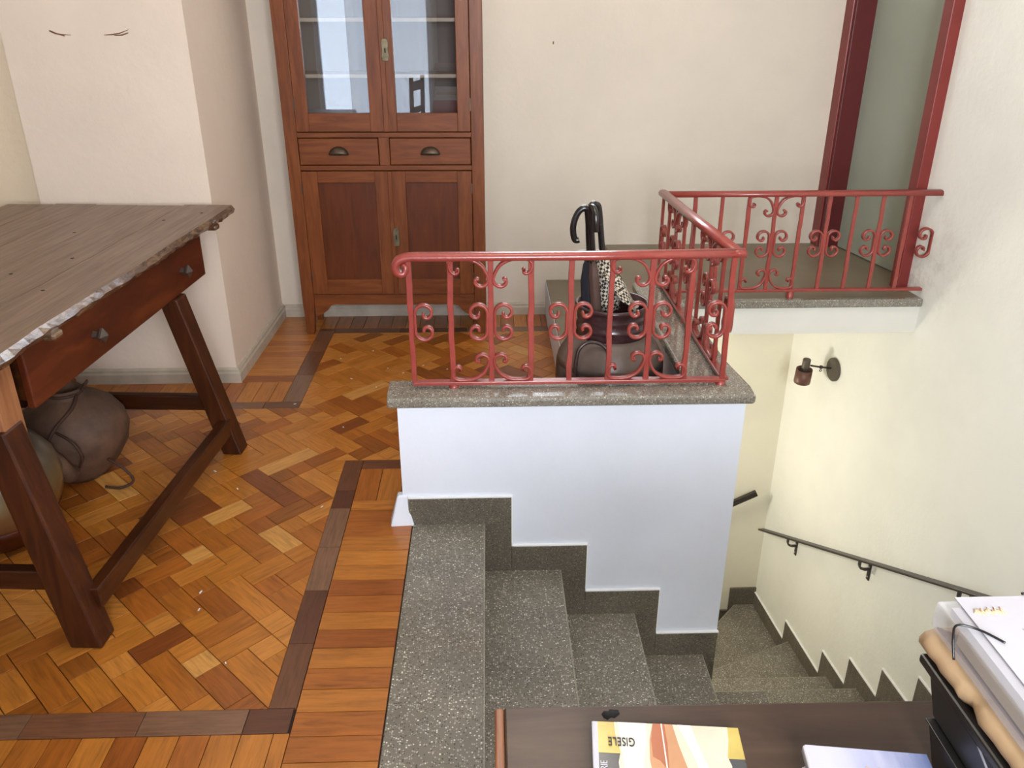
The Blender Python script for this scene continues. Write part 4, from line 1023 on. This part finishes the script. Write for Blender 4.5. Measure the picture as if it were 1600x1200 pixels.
# black file boxes
def filebox(label, x, y, z, hgt, w, l, rz=0.0):
    t = thing('file_box', label, 'box', (x, y, z), rz, 'black file boxes')
    MB().hexa([(.01, -l, 0), (w, -l, 0), (w, -.008, 0), (.01, -.012, 0)], [(0, -l, hgt), (w, -l, hgt), (w, 0, hgt), (0, 0, hgt)]).build('case', 'boxblack', t, .004)
    MB().box(-.002, w, -l, .002, hgt, hgt + .0025).build('lid', 'boxblack', t, .001)
    MB().sweep([(-.0015, -.11, hgt), (.002, -.16, hgt * .5), (.009, -.20, .004)], [(-.0015, -.001), (.0015, -.001), (.0015, .001), (-.0015, .001)], (0, 1, 0)).build('flap_seam', 'greyink', t)
    return t
filebox('black plastic file box standing directly on the foreground table', .508, .705, DZ, .058, .235, .36)
filebox('black plastic file box lying on the other, under the kraft folder', .505, .722, DZ + .061, .058, .235, .36)
bz = DZ + .061 + .061
bf = tag(MB().prism([(.498, .735), (.72, .735), (.72, .38), (.505, .38)], bz, bz + .012).build('black_folder', 'boxblack', None, .003), 'thin black folder between the upper file box and the kraft folder', 'folder')
kf = thing('kraft_folder', 'torn-edged kraft paper folder under the clear document case', 'folder', (.499, .745, bz + .0125))
ke = random.Random(9); sec = []; n = 30; v = []; f = []
for i in range(n + 1):
    y = -.37 * i / n; e = ke.uniform(-.0012, .0012); dip = .007 if i in (8, 19) else (.003 if i in (9, 18, 20) else 0); x = e + dip + .012 * (i / n)
    v += [(x + .008, y, 0), (x + .001, y, .007), (x, y, .014), (x + .005, y, .022), (x + .018, y, .027), (.225, y, .027), (.225, y, 0)]
for i in range(n):
    for j in range(7): f.append((i * 7 + j, (i + 1) * 7 + j, (i + 1) * 7 + (j + 1) % 7, i * 7 + (j + 1) % 7))
f += [tuple(range(7)), tuple(range(n * 7 + 6, n * 7 - 1, -1))]
MB().add(v, f, True).build('wrapper', 'kraft', kf)
MB().prism([(.018, -.001), (.05, -.03), (.048, -.36), (.024, -.36), (.022, -.06)][::-1], .0268, .0295).build('torn_flap', 'kraft_dark', kf)
cz = bz + .0125 + .031
cc = thing('document_case', 'milky clear plastic document case holding papers, top of the pile', 'case', (.508, .745, cz))
CWd, CL, CHt = .25, .36, .037
MB().box(0, CWd, -CL, 0, 0, CHt).build('shell', 'clear', cc, .004)
MB().box(.012, CWd - .006, -CL + .006, -.035, .004, .022).build('cream_papers', 'papercream', cc)
MB().box(.012, CWd - .006, -CL + .006, -.012, .024, .035).build('paper_stack', 'paper', cc)
tp = MB().box(.022, CWd + .004, -CL, .002, CHt + .0006, CHt + .0016).build('top_sheet', 'paper', cc)
pl_ = MB()
ry = random.Random(5)
for i in range(15):
    y = -.055 - i * .0135; x = .062 + ry.uniform(-.004, .012)
    while x < .225:
        w = ry.uniform(.006, .022); pl_.box(x, min(x + w, .23), y, y + .0022, CHt + .0015, CHt + .0019); x += w + .004
pl_.build('printed_lines', 'greyink', cc)
lg = MB()
for i in range(9): lg.tube([(.030 + i * .0038, -.026 + .004 * math.sin(i * 2.1), CHt + .0020), (.0325 + i * .0038, -.020 + .003 * math.sin(i * 3.3), CHt + .0022), (.034 + i * .0038, -.029, CHt + .0020)], .0011, 5)
lg.build('orange_stamp', 'orangeink', cc)
MB().tube(spline([(-.0022, -.058, .002), (-.0022, -.048, .022), (.000, -.045, CHt + .002), (.02, -.055, CHt + .003), (.036, -.075, CHt + .003)]), .0014, 6).build('elastic_cord', 'umb_black', cc)
MB().tube(spline([(.10, .003, CHt + .004), (.13, .000, CHt + .006), (.165, -.006, CHt + .006), (.17, -.012, CHt + .004)]), .0016, 6).build('elastic_cord', 'umb_black', cc)

cu = MB(); v = []; f = []
for k in range(41):
    x = -1.72 + .92 * k / 40; y = YS + .07 + .018 * math.sin(k * 1.25); v += [(x, y, .25), (x, y, 2.65)]
f = [(2 * k, 2 * k + 2, 2 * k + 3, 2 * k + 1) for k in range(40)]
tag(cu.add(v, f, True).build('sheer_curtain', 'sheer'), 'white sheer curtain behind the viewer, mirrored in the cupboard panes', 'curtain')
# ================================================================== ROOM BEHIND THE CAMERA (seen mirrored in the cupboard panes)
ct = thing('cloth_table', 'table under a red cloth behind the viewer, mirrored in the right cupboard pane', 'table', (-.50, -.55, 0))
MB().hexa([(-.30, -.3, .0), (.34, -.3, .0), (.34, .3, .0), (-.30, .3, .0)], [(-.24, -.25, .76), (.28, -.25, .76), (.28, .25, .76), (-.24, .25, .76)]).build('cloth', 'redcloth', ct, .02)
z = .76; rk = random.Random(2)
cols = ['paper', 'pages', 'kraft', 'paper', 'pages', 'boxblack', 'chairwood', 'kraft_dark', 'chairwood', 'kraft_dark', 'chairwood', 'boxblack', 'kraft_dark']
for i, c in enumerate(cols):
    t = rk.uniform(.018, .032); w = rk.uniform(.12, .15)
    o = box('book', c, -w, w, -.1, .1, 0, t, None, .002); o.location = (-.58 + rk.uniform(-.012, .012), -.46, z); z += t + .0005
    tag(o, 'book in the stack on the red-clothed table, seen only as a reflection', 'book', 'stack of books on the red cloth')
def chair(x, y, rz, label):
    c = thing('wooden_chair', label, 'chair', (x, y, 0), rz)
    box('seat', 'chairwood', -.2, .2, -.2, .2, .43, .46, c, .005)
    for sx in (-.18, .18):
        MB().beam((sx, .18, 0), (sx, .18, .43), .035, .035).build('leg', 'chairwood', c); MB().beam((sx, -.18, 0), (sx, -.20, .97), .035, .035).build('leg', 'chairwood', c)
    box('back_rail', 'chairwood', -.16, .16, -.21, -.185, .84, .93, c, .004); box('back_rail', 'chairwood', -.16, .16, -.205, -.18, .62, .68, c, .004)
    return c
chair(-1.12, -.62, PI / 2 + .2, 'brown wooden chair drawn up to the red-clothed table, mirrored in the cupboard pane')
wd = thing('wardrobe', 'dark wooden wardrobe behind the viewer, mirrored in the right cupboard pane', 'wardrobe', (-.46, -1.0, 0))
box('carcass', 'cupP', -.27, .45, -.17, .12, 0, 2.2, wd, .004); box('wardrobe_door', 'chairwood', -.24, .08, .12, .14, .1, 2.1, wd, .004); box('wardrobe_door', 'chairwood', .10, .42, .12, .14, .1, 2.1, wd, .004)
lmp = thing('ceiling_lamp', 'round ceiling lamp rose over the hall', 'lamp', (.15, 2.2, ZC))
MB().lathe([(.0001, -.001), (.07, -.001), (.06, -.03), (.012, -.04), (.008, -.22), (.02, -.23), (.03, -.25), (.0001, -.255)][::-1], 24).build('rose', 'white_plastic', lmp)
